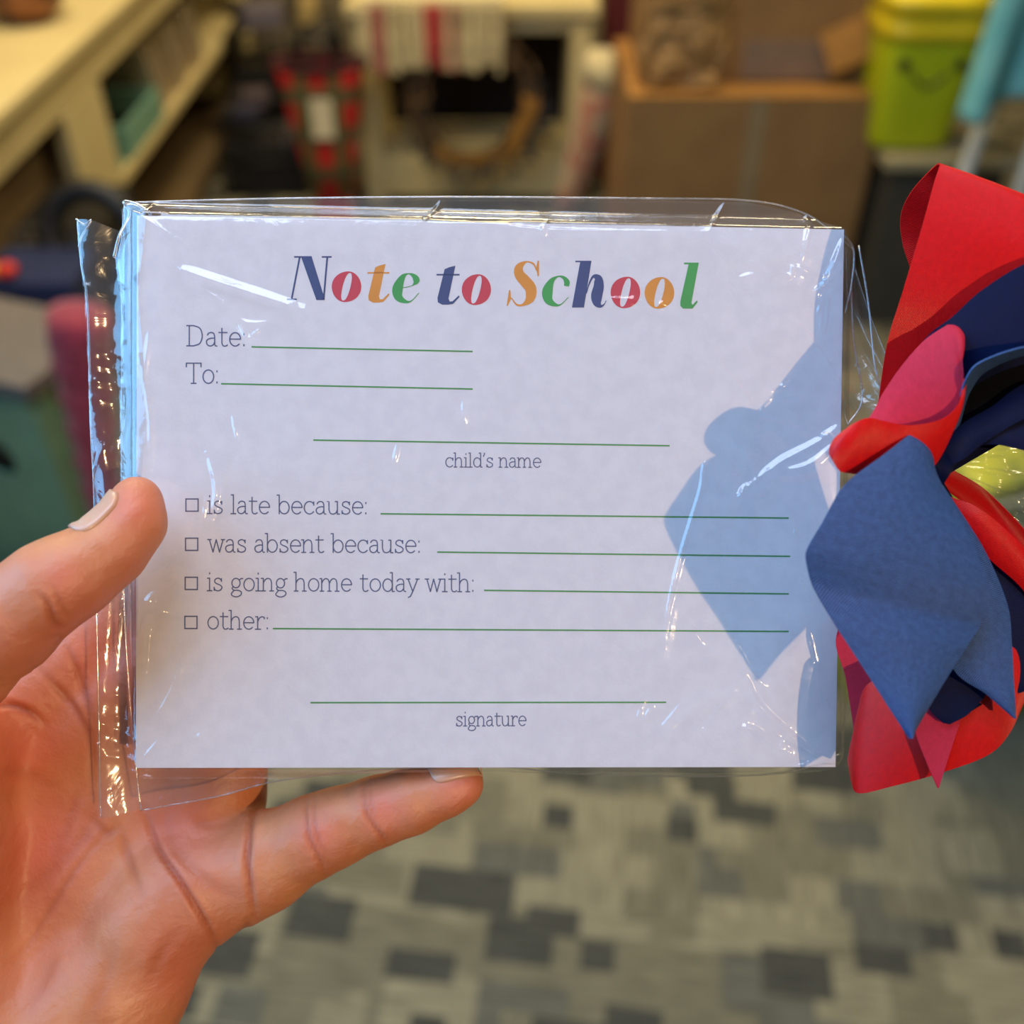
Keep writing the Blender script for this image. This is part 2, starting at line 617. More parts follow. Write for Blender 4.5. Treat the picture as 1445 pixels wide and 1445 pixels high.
for k in range(90):
    a = RW.uniform(-2.6, .4)
    r = RW.uniform(.17, .235)
    c = Mt @ Vector((r * math.cos(a), RW.uniform(-.05, -.01), r * math.sin(a)))
    u = Vector((math.cos(a + RW.uniform(-.8, .8)), RW.uniform(-.4, .1), math.sin(a + RW.uniform(-.8, .8)))).normalized() * RW.uniform(.025, .045)
    v = u.cross(Vector((0, 1, .2))).normalized() * .011
    vs = [bm.verts.new(c), bm.verts.new(c + u * .5 + v), bm.verts.new(c + u), bm.verts.new(c + u * .5 - v)]
    bm.faces.new(vs)
tag(bmobj('leaves', bm, GR, wr), kind='stuff')
bm = bmesh.new()
pts = []
for s in range(16):
    a = -2.3 + 2.5 * s / 15
    pts.append((a, .15 + .012 * math.sin(s)))
for (a, r), (a2, r2) in zip(pts, pts[1:]):
    q = [Mt @ Vector((r * math.cos(a), -.045, r * math.sin(a))), Mt @ Vector((r2 * math.cos(a2), -.045, r2 * math.sin(a2))),
         Mt @ Vector(((r2 + .05) * math.cos(a2), -.03, (r2 + .05) * math.sin(a2))), Mt @ Vector(((r + .05) * math.cos(a), -.03, (r + .05) * math.sin(a)))]
    bm.faces.new([bm.verts.new(x) for x in q])
o = bmobj('ribbon_band', bm, mat('gold brown burlap', (168, 120, 48), .7), wr)
so = o.modifiers.new('thickness', 'SOLIDIFY')
so.thickness = .004

# fringed throw hanging over the front of the stand: each tassel strand bunch a part
th = empty('fringed_throw', (-.225, SY - .105, .455), 'cream and red fringed throw hanging over the front of the stand', 'throw')
YARN = mat('cream yarn', (226, 208, 158), .9, sheen=.3)
YARNR = mat('coral red yarn', (206, 70, 62), .9, sheen=.3)
YARNP = mat('dusty pink yarn', (196, 112, 100), .9, sheen=.3)
box('cloth', (-.235, .20, -.012, .012, .19, .215), YARN, th, .008)
box('cloth_fold', (-.235, .20, .013, .20, .185, .20), YARN, th, .006)
for k in range(22):
    x = -.225 + k * .0197
    bm = bmesh.new()
    ln = RW.uniform(.0, .035) + (.03 if 9 < k < 12 else 0)
    for j in range(7):
        xx, yy = x + RW.uniform(-.007, .007), RW.uniform(-.012, .004) - .012
        tube(bm, [(xx, yy, .195), (xx + RW.uniform(-.004, .004), yy - .004, .10), (xx + RW.uniform(-.01, .01), yy + RW.uniform(-.006, .006), ln)], [.0042, .004, .003], 5)
    tag(bmobj('tassel', bm, YARNR if k in (10, 11, 12) else (YARNP if k in (2, 3, 14) else YARN), th))

# candy striped plush leaning between stand and boxes, dark red bag above it
t = empty('plush_stocking', (.235, 3.23, .0), 'cream stocking with small red dots leaning beside the cream stand', 'stocking')
bm = bmesh.new()
tube(bm, [(-.07, .02, .03), (-.045, .02, .10), (0, 0, .25), (.035, -.02, .40), (.055, -.02, .47), (.06, -.02, .49)], [.028, .042, .052, .062, .066, .05], 16)
bmobj('sock', bm, mat('dotted cream fleece', (206, 178, 140), .9, col2=(196, 92, 74), scale=22, detail=1, sheen=.3), t, True)
bm = bmesh.new()
tube(bm, [(.05, -.02, .45), (.065, -.02, .53)], [.074, .076], 16)
bmobj('cuff', bm, YARN, t, True)
t = empty('maroon_bag', (.40, 3.6, 0), 'dark maroon paper bag standing behind the dotted stocking', 'bag')
box('bag_body', (-.10, .12, -.06, .06, 0, .66), mat('dark maroon paper', (92, 20, 22), .7), t, .008)
for s in (-1, 1):
    bm = bmesh.new()
    tube(bm, [(-.05, s * .05, .655), (-.04, s * .05, .72), (.04, s * .05, .72), (.05, s * .05, .655)], .005, 6)
    bmobj('handle', bm, BLACK, t, True)

# --- cardboard boxes
BY = 2.62
bx0, bx1 = onY(884, 200, BY).x, onY(1236, 200, BY).x
bzt = onY(1050, 140, BY).z
w = bx1 - bx0
t = empty('cardboard_box', ((bx0 + bx1) / 2, BY, 0), 'large brown cardboard box standing on the carpet, the lower of the two', 'box')
box('front_wall', (-w / 2, w / 2, 0, .008, 0, bzt), CARD, t, .002)
box('back_wall', (-w / 2, w / 2, .492, .5, 0, bzt), CARD, t, .002)
box('side_wall', (-w / 2, -w / 2 + .008, .009, .491, 0, bzt), CARD, t, .002)
box('side_wall', (w / 2 - .008, w / 2, .009, .491, 0, bzt), CARD, t, .002)
box('bottom', (-w / 2 + .009, w / 2 - .009, .009, .491, .002, .01), CARD, t, 0)
box('top_flap', (-w / 2, w / 2, 0, .235, -.003, .003), CARDIN, t, .001, loc=(0, .0, bzt + .004))
box('top_flap', (-w / 2, w / 2, -.245, 0, -.003, .003), CARDIN, t, .001, loc=(0, .5, bzt + .004))
box('packing_tape', (w * -.02, w * .045, -.0012, 0, bzt - .30, bzt), mat('pale packing tape', (150, 128, 96), .4), t, 0)
UY = BY + .10
ux0, ux1 = onY(905, 120, UY).x, onY(1232, 60, UY).x
uw = ux1 - ux0
t = empty('cardboard_box', ((ux0 + ux1) / 2, UY, bzt + .012), 'brown cardboard box with open flaps, standing on the larger box', 'box')
box('side_wall', (-uw / 2, -uw / 2 + .008, .009, .361, 0, .36), CARD, t, .002)
box('side_wall', (uw / 2 - .008, uw / 2, .009, .361, 0, .36), CARD, t, .002)
box('back_wall', (-uw / 2, uw / 2, .362, .37, 0, .36), CARD, t, .002)
box('front_wall', (-uw / 2, uw / 2, 0, .008, 0, .34), CARD, t, .002)
box('bottom', (-uw / 2 + .009, uw / 2 - .009, .009, .361, .001, .008), CARD, t, 0)
box('packing_tape', (-.035, .20, -.002, -.0005, .005, .10), mat('mauve grey box label', (142, 116, 94), .7), t, 0)
o = box('open_flap', (0, .13, -.003, .003, -.10, 0), CARDIN, t, .001, loc=(uw / 2 - .14, -.006, .115))
o.rotation_euler = (math.radians(-18), math.radians(-24), 0)
# crumpled kraft paper at its left: a big sheet pushed into soft folds
bm = bmesh.new()
N_ = 46
gr = []
for j in range(N_):
    row = []
    for i in range(N_):
        u, v = i / (N_ - 1), j / (N_ - 1)
        a = (u - .5) * 2.6
        q = Vector((u * 3.1, v * 2.6, 1.7))
        n_ = abs(mnoise.noise(q)) * .075 + abs(mnoise.noise(q * 2.3)) * .035
        row.append(bm.verts.new((.115 * math.sin(a), -.028 * math.cos(a) - n_ * .5, v * .215 + .02 * mnoise.noise(q * 1.4))))
    gr.append(row)
for a, b in zip(gr, gr[1:]):
    for k in range(N_ - 1):
        bm.faces.new((a[k], a[k + 1], b[k + 1], b[k]))
o = bmobj('crumpled_paper', bm, KRAFT, None, False)
so = o.modifiers.new('thickness', 'SOLIDIFY')
so.thickness = .002
o.location = (onY(966, 75, UY - .06).x, UY - .022, bzt + .016)
tag(o, 'crumpled kraft packing paper bunched on the left of the larger box', 'packing paper')

# --- yellow green smiling pail on a white plinth
PY = 2.55
px_ = onY(1318, 100, PY)
zb = onY(1300, 218, PY).z
t = empty('smiling_pail', (px_.x, PY + .12, zb), 'yellow green plastic pail with two round eyes and a smile', 'pail')
bm = bmesh.new()


def sq(hw_, z, e=.45):
    return [bm.verts.new((hw_ * math.copysign(abs(math.cos(a)) ** e, math.cos(a)), hw_ * math.copysign(abs(math.sin(a)) ** e, math.sin(a)), z)) for a in [2 * math.pi * (k + .5) / 40 for k in range(40)]]


rg = [sq(.082, 0), sq(.096, .006), sq(.102, .02), sq(.124, .27)]
for a, b in zip(rg, rg[1:]):
    for k in range(40):
        bm.faces.new((a[k], a[(k + 1) % 40], b[(k + 1) % 40], b[k]))
bm.faces.new(rg[0][::-1])
bmobj('pail_body', bm, LIME, t, True)
bm = bmesh.new()
rg = [sq(.126, .265), sq(.134, .27), sq(.136, .292), sq(.132, .298), sq(.132, .330), sq(.137, .334), sq(.137, .355), sq(.129, .362)]
for a, b in zip(rg, rg[1:]):
    for k in range(40):
        bm.faces.new((a[k], a[(k + 1) % 40], b[(k + 1) % 40], b[k]))
bm.faces.new(rg[-1])
bmobj('lid_rim', bm, YEL, t, True)
FACE = mat('dark face print', (30, 34, 24), .5)
for x in (-.074, .060):
    bm = bmesh.new()
    lathe(bm, [(.0145, 0), (.0145, .004), (.010, .0055)], 24, Matrix.Translation((x, -.1175, .215)) @ Matrix.Rotation(math.radians(86), 4, 'X'))
    bmobj('eye', bm, FACE, t)
bm = bmesh.new()
tube(bm, [(-.046 + .086 * s / 12 - .004, -.1165 + .002 * math.sin(math.pi * s / 12), .196 - .034 * math.sin(math.pi * s / 12)) for s in range(13)], .0044, 8)
bmobj('smile', bm, FACE, t, True)
bm = bmesh.new()
lathe(bm, [(.07, .363), (.075, .375), (.07, .39), (.05, .394)], 28)
bmobj('grey_knob', bm, mat('grey rubber', (120, 118, 112), .7), t, True)
pl = empty('white_plinth', (px_.x + .06, PY + .14, 0), 'low pale plinth under the yellow green pail', 'plinth')
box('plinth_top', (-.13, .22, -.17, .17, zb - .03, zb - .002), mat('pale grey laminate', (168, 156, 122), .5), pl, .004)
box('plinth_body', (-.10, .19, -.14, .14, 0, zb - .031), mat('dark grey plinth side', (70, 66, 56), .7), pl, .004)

# --- aqua cloth over a white folding table on the right
AY = 2.45
a0 = onY(1396, 100, AY)
zt = a0.z + .32
t = empty('folding_table', (a0.x + .36, AY, 0), 'white folding table at the right edge, under the aqua cloth', 'table')
box('table_top', (-.36, .6, -.02, .5, zt - .03, zt - .002), WHITE, t, .006)
for (x1, y1, x2, y2) in ((-.30, .0, -.44, -.12), (-.17, .03, -.27, -.14), (.5, .03, .55, -.1), (-.28, .44, -.34, .55), (.5, .44, .55, .55)):
    bm = bmesh.new()
    tube(bm, [(x1, y1 + .02, zt - .032), (x2, y2, 0.02)], .019, 10)
    bmobj('leg', bm, WHITE, t, True)
bm = bmesh.new()
nu, nv = 90, 24
rows = []
for j in range(nv):
    v = j / (nv - 1)
    row = []
    for i in range(nu):
        u = i / (nu - 1)
        x = -.40 + 1.05 * u - .05 * v
        z = zt + .004 - v * (.36 + .035 * math.sin(u * 19 + 1) + .02 * math.sin(u * 7))
        y = -.035 - v * (.05 + .035 * math.sin(u * 46) + .02 * math.sin(u * 23 + 1))
        row.append(bm.verts.new((x, y, z)))
    rows.append(row)
top = [bm.verts.new((r.co.x, .52, zt + .004)) for r in rows[0]]
rows.insert(0, top)
for a, b in zip(rows, rows[1:]):
    for k in range(nu - 1):
        bm.faces.new((a[k], a[k + 1], b[k + 1], b[k]))
o = bmobj('aqua_tablecloth', bm, AQUA, None, True)
o.location = t.location
so = o.modifiers.new('thickness', 'SOLIDIFY')
so.thickness = .003
tag(o, 'aqua blue cloth draped over the white folding table', 'tablecloth')

# --- things low on the left: mint crate, grey slab, crimson knit roll, dark basket with bright bits
MY = 1.42
c1 = onY(-28, 640, MY)
t = empty('mint_crate', (c1.x, MY, 0), 'mint green wooden crate with an oval hand hole, at the left edge', 'crate', rz=math.radians(-20))
zt2 = onY(0, 535, MY).z
bm = bmesh.new()
# front board with an oval hole
n = 40
ho = [( .02 + .055 * math.cos(2 * math.pi * k / n), zt2 - .150 + .045 * math.sin(2 * math.pi * k / n)) for k in range(n)]
ou = []
for k in range(n):
    a = 2 * math.pi * k / n
    c_, s_ = math.cos(a), math.sin(a)
    sc_ = min(.16 / abs(c_) if abs(c_) > 1e-6 else 9, (zt2 / 2) / abs(s_) if abs(s_) > 1e-6 else 9)
    ou.append((c_ * sc_, zt2 / 2 + s_ * sc_))
for y in (0, .016):
    pass
fr = [[bm.verts.new((x, y, z)) for x, z in L_] for L_ in (ou, ho) for y in (0, .016)]
for k in range(n):
    k2 = (k + 1) % n
    bm.faces.new((fr[0][k], fr[0][k2], fr[2][k2], fr[2][k]))
    bm.faces.new((fr[1][k2], fr[1][k], fr[3][k], fr[3][k2]))
    bm.faces.new((fr[2][k], fr[2][k2], fr[3][k2], fr[3][k]))
    bm.faces.new((fr[0][k2], fr[0][k], fr[1][k], fr[1][k2]))
bmobj('front_board', bm, MINT2, t)
box('side_board', (-.16, -.146, .017, .20, 0, zt2), MINT2, t)
box('side_board', (.146, .16, .017, .20, 0, zt2), MINT2, t)
box('back_board', (-.145, .145, .186, .20, 0, zt2), MINT2, t)
box('bottom_board', (-.145, .145, .017, .185, .002, .016), MINT2, t)
box('dark_filling', (-.135, .135, .025, .175, .017, zt2 - .06), BLACK, t)
o = box('grey_slab', (-.17, .175, -.015, .21, 0, .028), mat('grey speckled board', (112, 104, 98), .7, scale=60), None)
o.location = (c1.x, MY, zt2 + .003)
o.rotation_euler.z = math.radians(-20)
tag(o, 'flat grey board lying on top of the mint crate', 'board')
# crimson knit roll
KY = 1.36
r1, r2 = onY(112, 470, KY), onY(152, 745, KY)
t = empty('knit_roll', (r2.x, KY, 0), 'rolled crimson knit blanket standing beside the mint crate', 'blanket')
bm = bmesh.new()
dx = r1.x - r2.x
tube(bm, [(0, 0, 0.0), (0, 0, r2.z), (dx, 0, r1.z), (dx * 1.15, 0, r1.z + .03), (dx * 1.17, 0, r1.z + .036)], [.02, .024, .048, .046, .03], 24)
bmobj('rolled_cloth', bm, CRIM, t, True)
for k in range(5):
    bm = bmesh.new()
    f_ = .25 + .16 * k
    c_ = Vector((dx * f_, 0, r2.z + (r1.z - r2.z) * f_))
    rr = .024 + .024 * f_ + .001
    tube(bm, [c_ + Vector((rr * math.cos(a), rr * math.sin(a), 0)) for a in [2 * math.pi * q / 24 for q in range(24)]], .003, 6, True)
    bmobj('knit_band', bm, ROSE, t, True)
# dark basket behind with blue fleece and bright toy
b1 = onY(45, 350, 1.98)
t = empty('grid_basket', (b1.x + .12, 1.98, 0), 'black grid basket standing below the cream cabinet bay', 'basket')
zt3 = onY(0, 318, 1.98).z
box('basket_body', (-.15, .03, 0, .24, 0, zt3 - .01), BLACK, t, .01)
bm = bmesh.new()
for k in range(10):
    tube(bm, [(-.15 + .02 * k, -.008, .01), (-.15 + .02 * k, -.008, zt3)], .0045, 6)
for k in range(9):
    z = zt3 * (k + .5) / 9
    tube(bm, [(-.155, -.012, z), (.035, -.012, z)], .0045, 6)
bmobj('grid_wire', bm, mat('grey wire', (96, 88, 74), .5), t)
t = empty('black_hoop', (onY(118, 350, 1.92).x + .01, 1.955, 0), 'black padded hoop leaning on the grid basket', 'hoop')
bm = bmesh.new()
hz = onY(90, 350, 1.9).z
tube(bm, [(.085 * math.cos(a), .03 * math.sin(a), hz + .085 * math.sin(a)) for a in [2 * math.pi * k / 30 for k in range(30)]], .022, 10, True)
bmobj('hoop_ring', bm, BLACK, t, True)
bm = bmesh.new()
tube(bm, [(0, -.02, hz - .09), (0, 0, 0)], .02, 10)
bmobj('hoop_stand', bm, BLACK, t, True)
f1 = onY(70, 410, 1.80)
t = empty('fleece_stack', (f1.x, 1.80, 0), 'folded blue and black fleeces piled beside the crimson roll', 'fleece')
hh = f1.z + .03
for k, (mm, z0, z1) in enumerate(((BLACK, 0, hh * .5), (DARK, hh * .5 + .002, hh * .8), (NAVYF, hh * .8 + .002, hh))):
    box('folded_fleece', (-.13, .06, -.03, .13, z0, z1), mm, t, .012)
y1 = onY(26, 385, 1.84)
t = empty('toy_block', (y1.x, 1.80, hh + .002), 'small red and yellow toy lying on the blue fleece', 'toy')
bm = bmesh.new()
lathe(bm, [(.01, 0), (.020, .006), (.020, .018), (.008, .026)], 20)
bmobj('red_half', bm, mat('red toy plastic', (206, 40, 26), .4), t, True)
bm = bmesh.new()
lathe(bm, [(.018, .0), (.018, .014), (.012, .022)], 20, Matrix.Translation((-.032, 0, 0)))
bmobj('yellow_half', bm, mat('yellow toy plastic', (230, 190, 30), .4), t, True)

# --- yellow green wrapped parcel on the floor to the right, seen through the gathered film
g1 = onY(1420, 700, 1.15)
t = empty('lime_parcel', (g1.x + .07, 1.15, 0), 'yellow green wrapped parcel with pale cords behind the ribbon bow', 'parcel', rz=.3)
box('parcel_body', (-.16, .18, -.02, .2, 0, g1.z + .06), mat('yellow green tissue', (196, 196, 52), .5, col2=(112, 124, 50), scale=18, bump=.5, bscale=60), t, .02)
bm = bmesh.new()
for k in range(5):
    x = -.15 + .075 * k
    tube(bm, [(x, -.026, .01), (x, -.026, g1.z + .05)], .004, 6)
for k in range(4):
    z = g1.z - .16 + .065 * k
    tube(bm, [(-.162, -.028, z), (.182, -.028, z)], .004, 6)
bmobj('cord', bm, mat('pale cord', (200, 196, 160), .7), t)


# ------------------------------------------------------------------ foreground: notepad
def rotvec(w):
    w = np.asarray(w)
    t = np.linalg.norm(w)
    k = w / t
    K = np.array([[0, -k[2], k[1]], [k[2], 0, -k[0]], [-k[1], k[0], 0]])
    return np.eye(3) + math.sin(t) * K + (1 - math.cos(t)) * K @ K


PADR = rotvec([0.020295, 0.039673, -0.0089876])
PADT = np.array([-0.003809, 0.003088, -0.20385])
PW, PH, PT = 0.140, 0.10845, 0.0065
PXM = 0.2038 / F                                   # metres per photo pixel at the pad


def padpx(px, py):
    """pad-plane coordinates of the points seen at these pixels"""
    px, py = np.asarray(px, float), np.asarray(py, float)
    d = np.stack([(px - CX) / F, (CX - py) / F, -np.ones_like(px)], -1)
    n = PADR[:, 2]
    t = (PADT @ n) / (d @ n)
    return ((d * t[..., None]) - PADT) @ PADR


def padW(P):
    return toW(np.asarray(P, float) @ PADR.T + PADT)


def pinv(p):
    return p.matrix_basis.inverted() if p.parent is None else Matrix.Identity(4)


parent_inv = pinv


def scatter_mat(name, col, rough=.5):
    return mat(name, col, rough, scale=200, col2=tuple(c * .97 for c in col))


paper = mat('white paper', (236, 232, 238), .75, col2=(230, 226, 233), scale=300, bump=.04, bscale=1500, spec=.25)
edge_paper = mat('stacked paper edges', (205, 203, 215), .8, scale=100)
INK = {'navy': scatter_mat('navy ink', (52, 72, 128)), 'red': scatter_mat('red ink', (214, 58, 78)),
       'orange': scatter_mat('orange ink', (232, 150, 50)), 'green': scatter_mat('green ink', (60, 165, 80)),
       'slate': scatter_mat('slate blue ink', (88, 98, 138)), 'line': scatter_mat('green rule ink', (66, 152, 76))}

pad = empty('notepad', cam2w(PADT + PADR @ np.array([0, -PH / 2, -PT])), 'white school note pad with colourful title and printed lines, held in the clear bag', 'notepad')


def padbox(name, x0, x1, y0, y1, z0, z1, m, parent, bevel=0.0):
    bm = bmesh.new()
    bx(bm, x0, x1, y0, y1, z0, z1, bevel=bevel)
    V = padW([v.co[:] for v in bm.verts])
    for v, c in zip(bm.verts, V):
        v.co = Vector(c)
    me = bpy.data.meshes.new(name)
    bm.to_mesh(me)
    bm.free()
    me.materials.append(m)
    o = bpy.data.objects.new(name, me)
    COL.objects.link(o)
    o.parent = parent
    o.matrix_parent_inverse = pinv(parent)
    return o


page = padbox('top_page', -PW / 2, PW / 2, -PH / 2, PH / 2, -0.0001, 0, paper, pad)
# the block of sheets under it, each a little off the one above: a stack of thin leaves
bm = bmesh.new()
r_ = random.Random(3)
for k in range(26):
    z1 = -0.00012 - k * (PT / 26)
    j = r_.uniform(-.00012, .00010)
    bx(bm, -PW / 2 + j, PW / 2 + j * .5 - .0002, -PH / 2 + j * .6, PH / 2 - .0001 + j * .4, z1 - PT / 26 * .86, z1)
V = padW([v.co[:] for v in bm.verts])
for v, c in zip(bm.verts, V):
    v.co = Vector(c)
me = bpy.data.meshes.new('page_block')
bm.to_mesh(me)
bm.free()
me.materials.append(edge_paper)
o = bpy.data.objects.new('page_block', me)
COL.objects.link(o)
o.parent = pad
o.matrix_parent_inverse = pinv(pad)
tag(o, kind='stuff')
padbox('backing_board', -PW / 2, PW / 2 - .0002, -PH / 2, PH / 2, -PT - .0009, -PT - .0001, mat('grey chipboard backing', (150, 140, 125), .85), pad)

ZI = 0.00004


def flat(name, loops, quads, m, parent=page):
    """printed mark: loops = ngons in px coordinates, quads = list of (4,2) px"""
    verts, faces = [], []
    for poly in list(loops) + list(quads):
        b = len(verts)
        verts += [tuple(p) for p in poly]
        faces.append(list(range(b, b + len(poly))))
    V = np.array(verts, float)
    P = padpx(V[:, 0], V[:, 1])
    P[:, 2] = ZI
    return mesh_obj(name, padW(P), faces, m, parent, smooth=False)


def brush(pts, hws, closed=False):
    """ribbon of quads around a polyline, px"""
    P = np.array(pts, float)
    hw = np.broadcast_to(np.array(hws, float), (len(P),))
    T = np.gradient(P, axis=0) if len(P) > 2 else np.repeat((P[1] - P[0])[None], 2, 0)
    if closed:
        T[0] = T[-1] = P[1] - P[-2]
    T = T / np.maximum(np.linalg.norm(T, axis=1), 1e-9)[:, None]
    N = np.stack([-T[:, 1], T[:, 0]], 1) * hw[:, None]
    A, B = P + N, P - N
    return [[A[i], A[i + 1], B[i + 1], B[i]] for i in range(len(P) - 1)]


def arc(cx, cy, rx, ry, a0, a1, n=20):
    return [(cx + rx * math.cos(math.radians(a0 + (a1 - a0) * k / n)), cy + ry * math.sin(math.radians(a0 + (a1 - a0) * k / n))) for k in range(n + 1)]


def sm(pts, n=5):
    P = [(x, y, 0) for x, y in pts]
    return [(a, b) for a, b, _ in catmull(P, n)]


AS = 1.5
SH = [(.14, .6), (.24, .85), (.45, 1), (.66, .92), (.74, .65)]
GL = {
    'a': (.86, [sm([(.12, .78), (.22, .95), (.4, 1.0), (.56, .92), (.62, .7)]) + [(.62, .12), (.68, 0), (.8, 0)], sm([(.62, .58), (.35, .57), (.12, .45), (.07, .25), (.16, .06), (.34, 0), (.52, .09), (.62, .28)])]),
    'b': (.95, [[(-.04, AS), (.12, AS), (.12, 0)], arc(.48, .5, .36, .5, 0, 360)]),
    'c': (.88, [arc(.46, .5, .38, .5, 38, 325), [(.77, .97), (.77, .7)]]),
    'd': (1.0, [[(.62, AS), (.78, AS), (.78, 0), (.93, 0)], arc(.44, .5, .35, .5, 0, 360)]),
    'e': (.9, [[(.08, .52), (.82, .52)] + arc(.45, .5, .37, .5, 2, 320)]),
    'g': (.92, [arc(.42, .62, .30, .38, 0, 360), sm([(.2, .33), (.14, .18), (.28, .05), (.6, .03), (.8, -.1), (.78, -.32), (.5, -.48), (.2, -.42), (.08, -.25), (.28, .05)]), [(.66, .86), (.8, .98), (.92, .98)]]),
    'h': (.98, [[(-.02, AS), (.14, AS), (.14, 0)], [(0, 0), (.3, 0)], sm(SH) + [(.74, 0)], [(.6, 0), (.9, 0)]]),
    'i': (.44, [[(.04, 1), (.2, 1), (.2, 0)], [(.02, 0), (.38, 0)], [(.2, 1.34), (.2, 1.44)]]),
    'l': (.44, [[(.04, AS), (.2, AS), (.2, 0)], [(.02, 0), (.38, 0)]]),
    'm': (1.5, [[(-.02, 1), (.12, 1), (.12, 0)], [(0, 0), (.28, 0)], sm([(.12, .6), (.22, .85), (.4, 1), (.6, .92), (.68, .65)]) + [(.68, 0)], [(.55, 0), (.82, 0)], sm([(.68, .6), (.78, .85), (.96, 1), (1.16, .92), (1.24, .65)]) + [(1.24, 0)], [(1.1, 0), (1.4, 0)]]),
    'n': (.98, [[(-.02, 1), (.14, 1), (.14, 0)], [(0, 0), (.3, 0)], sm(SH) + [(.74, 0)], [(.6, 0), (.9, 0)]]),
    'o': (.93, [arc(.46, .5, .38, .5, 0, 360)]),
    'r': (.76, [[(.04, 1), (.2, 1), (.2, 0)], [(.02, 0), (.42, 0)], sm([(.2, .6), (.32, .88), (.5, 1), (.68, .96)]) + [(.68, .8)]]),
    's': (.78, [sm([(.62, .84), (.5, .97), (.34, 1), (.17, .9), (.14, .7), (.3, .56), (.52, .46), (.66, .3), (.6, .1), (.4, 0), (.2, .04), (.1, .18)]), [(.63, .98), (.63, .74)], [(.1, .28), (.1, .02)]]),
    't': (.7, [[(.25, 1.35), (.25, .22)] + sm([(.25, .22), (.33, .03), (.5, 0), (.65, .1)]), [(.04, 1), (.6, 1)]]),
    'u': (.98, [[(-.02, 1), (.13, 1), (.13, .35)] + sm([(.13, .35), (.23, .07), (.43, 0), (.64, .1), (.74, .35)]), [(.58, 1), (.74, 1), (.74, 0), (.9, 0)]]),
    'w': (1.2, [[(.08, 1), (.34, 0), (.58, 1), (.82, 0), (1.08, 1)], [(-.05, 1), (.22, 1)], [(.94, 1), (1.2, 1)]]),
    'y': (.88, [[(.08, 1), (.42, 0)], [(.78, 1), (.42, 0), (.26, -.38), (.1, -.48)], [(-.04, 1), (.22, 1)], [(.64, 1), (.9, 1)]]),
    'D': (1.3, [[(.2, 1.5), (.2, 0)], [(0, 1.5), (.5, 1.5)] + sm([(.5, 1.5), (.92, 1.3), (1.08, .75), (.92, .2), (.5, 0)]) + [(0, 0)]]),
    'T': (1.1, [[(.52, 1.5), (.52, 0)], [(.0, 1.22), (.0, 1.5), (1.04, 1.5), (1.04, 1.22)], [(.34, 0), (.7, 0)]]),
    "'": (.3, [[(.16, 1.5), (.14, 1.35), (.06, 1.15)]]),
    ':': (.34, [[(.14, .02), (.14, .12)], [(.14, .84), (.14, .94)]]),
    ' ': (.5, []),
}


def write(text, x0, x1, y0, y1, xh, w=.75, ink='slate'):
    adv = [GL[c][0] for c in text]
    tot = sum(adv) - (.1 if text[-1] != ':' else .16)
    sx = (x1 - x0) / tot
    q = []
    x = 0
    for c, a in zip(text, adv):
        for st in GL[c][1]:
            P = [(x0 + (x + u) * sx, y0 + (y1 - y0) * ((x + u) / tot) - v * xh) for u, v in st]
            # stretch the ends a hair so that strokes join
            if len(P) <= 5:
                for a_, b_ in zip(P, P[1:]):
                    a_, b_ = np.array(a_), np.array(b_)
                    e_ = (b_ - a_) / (np.linalg.norm(b_ - a_) + 1e-9) * w * .6
                    q += brush([a_ - e_, b_ + e_], w)
                continue
            q += brush(P, w, closed=(len(P) > 4 and abs(P[0][0] - P[-1][0]) < .01 and abs(P[0][1] - P[-1][1]) < .01))
        x += a
    flat('printed_text', [], q, INK[ink])


write("Date:", 263, 345, 488, 488.5, 19, .9)
write("To:", 263, 307, 541, 541, 19, .9)
write("child's name", 628, 763, 659, 659.5, 13.2, .72)
write("is late because:", 292, 517, 724.6, 725.6, 17.6, .85)
write("was absent because:", 294, 592, 779, 780, 17.6, .85)
write("is going home today with:", 292, 668, 833.5, 835, 17.6, .85)
write("other:", 292, 378, 887.6, 888, 17.6, .85)
write("signature", 643, 742, 1024.5, 1024, 13.6, .75)
for x0, y0, x1, y1 in [(355, 489.5, 667, 496), (312, 541.5, 667, 549), (442, 621, 945, 629), (537, 725, 1113, 731), (617, 779, 1115, 785),
                       (683, 833, 1113, 838), (385, 887, 1113, 891), (438, 991.5, 940, 991)]:
    flat('printed_rule', [], brush([(x0, y0), (x1, y1)], 1.05), INK['line'])
for x, y in [(271, 712.7), (270.5, 768), (270, 823.2), (269.5, 878.3)]:
    h = 8.6
    P = [(x - h, y - h), (x + h, y - h), (x + h, y + h), (x - h, y + h)]
    q = []
    for i in range(4):
        a, b = np.array(P[i]), np.array(P[(i + 1) % 4])
        d = (b - a) / np.linalg.norm(b - a) * .9
        q += brush([a - d, b + d], .9)
    flat('printed_checkbox', [], q, INK['slate'])

TITLE = [('N', 405, 468, 361.5, 423.5, 'navy'), ('o', 467.5, 510.5, 383, 426.3, 'red'), ('t', 518.5, 549.5, 372.5, 427, 'orange'), ('e', 553, 594.5, 385, 428, 'green'),
         ('t', 616, 648.5, 375, 430, 'navy'), ('o', 651, 693.5, 387, 430.5, 'red'),
         ('S', 715, 762, 368, 431.8, 'orange'), ('c', 765, 805, 389, 432.5, 'green'), ('h', 807, 855.5, 368, 434, 'navy'),
         ('o', 861, 904, 390.5, 435, 'red'), ('o', 909, 952, 391, 435.5, 'orange'), ('l', 960, 986, 370.6, 435.5, 'green')]


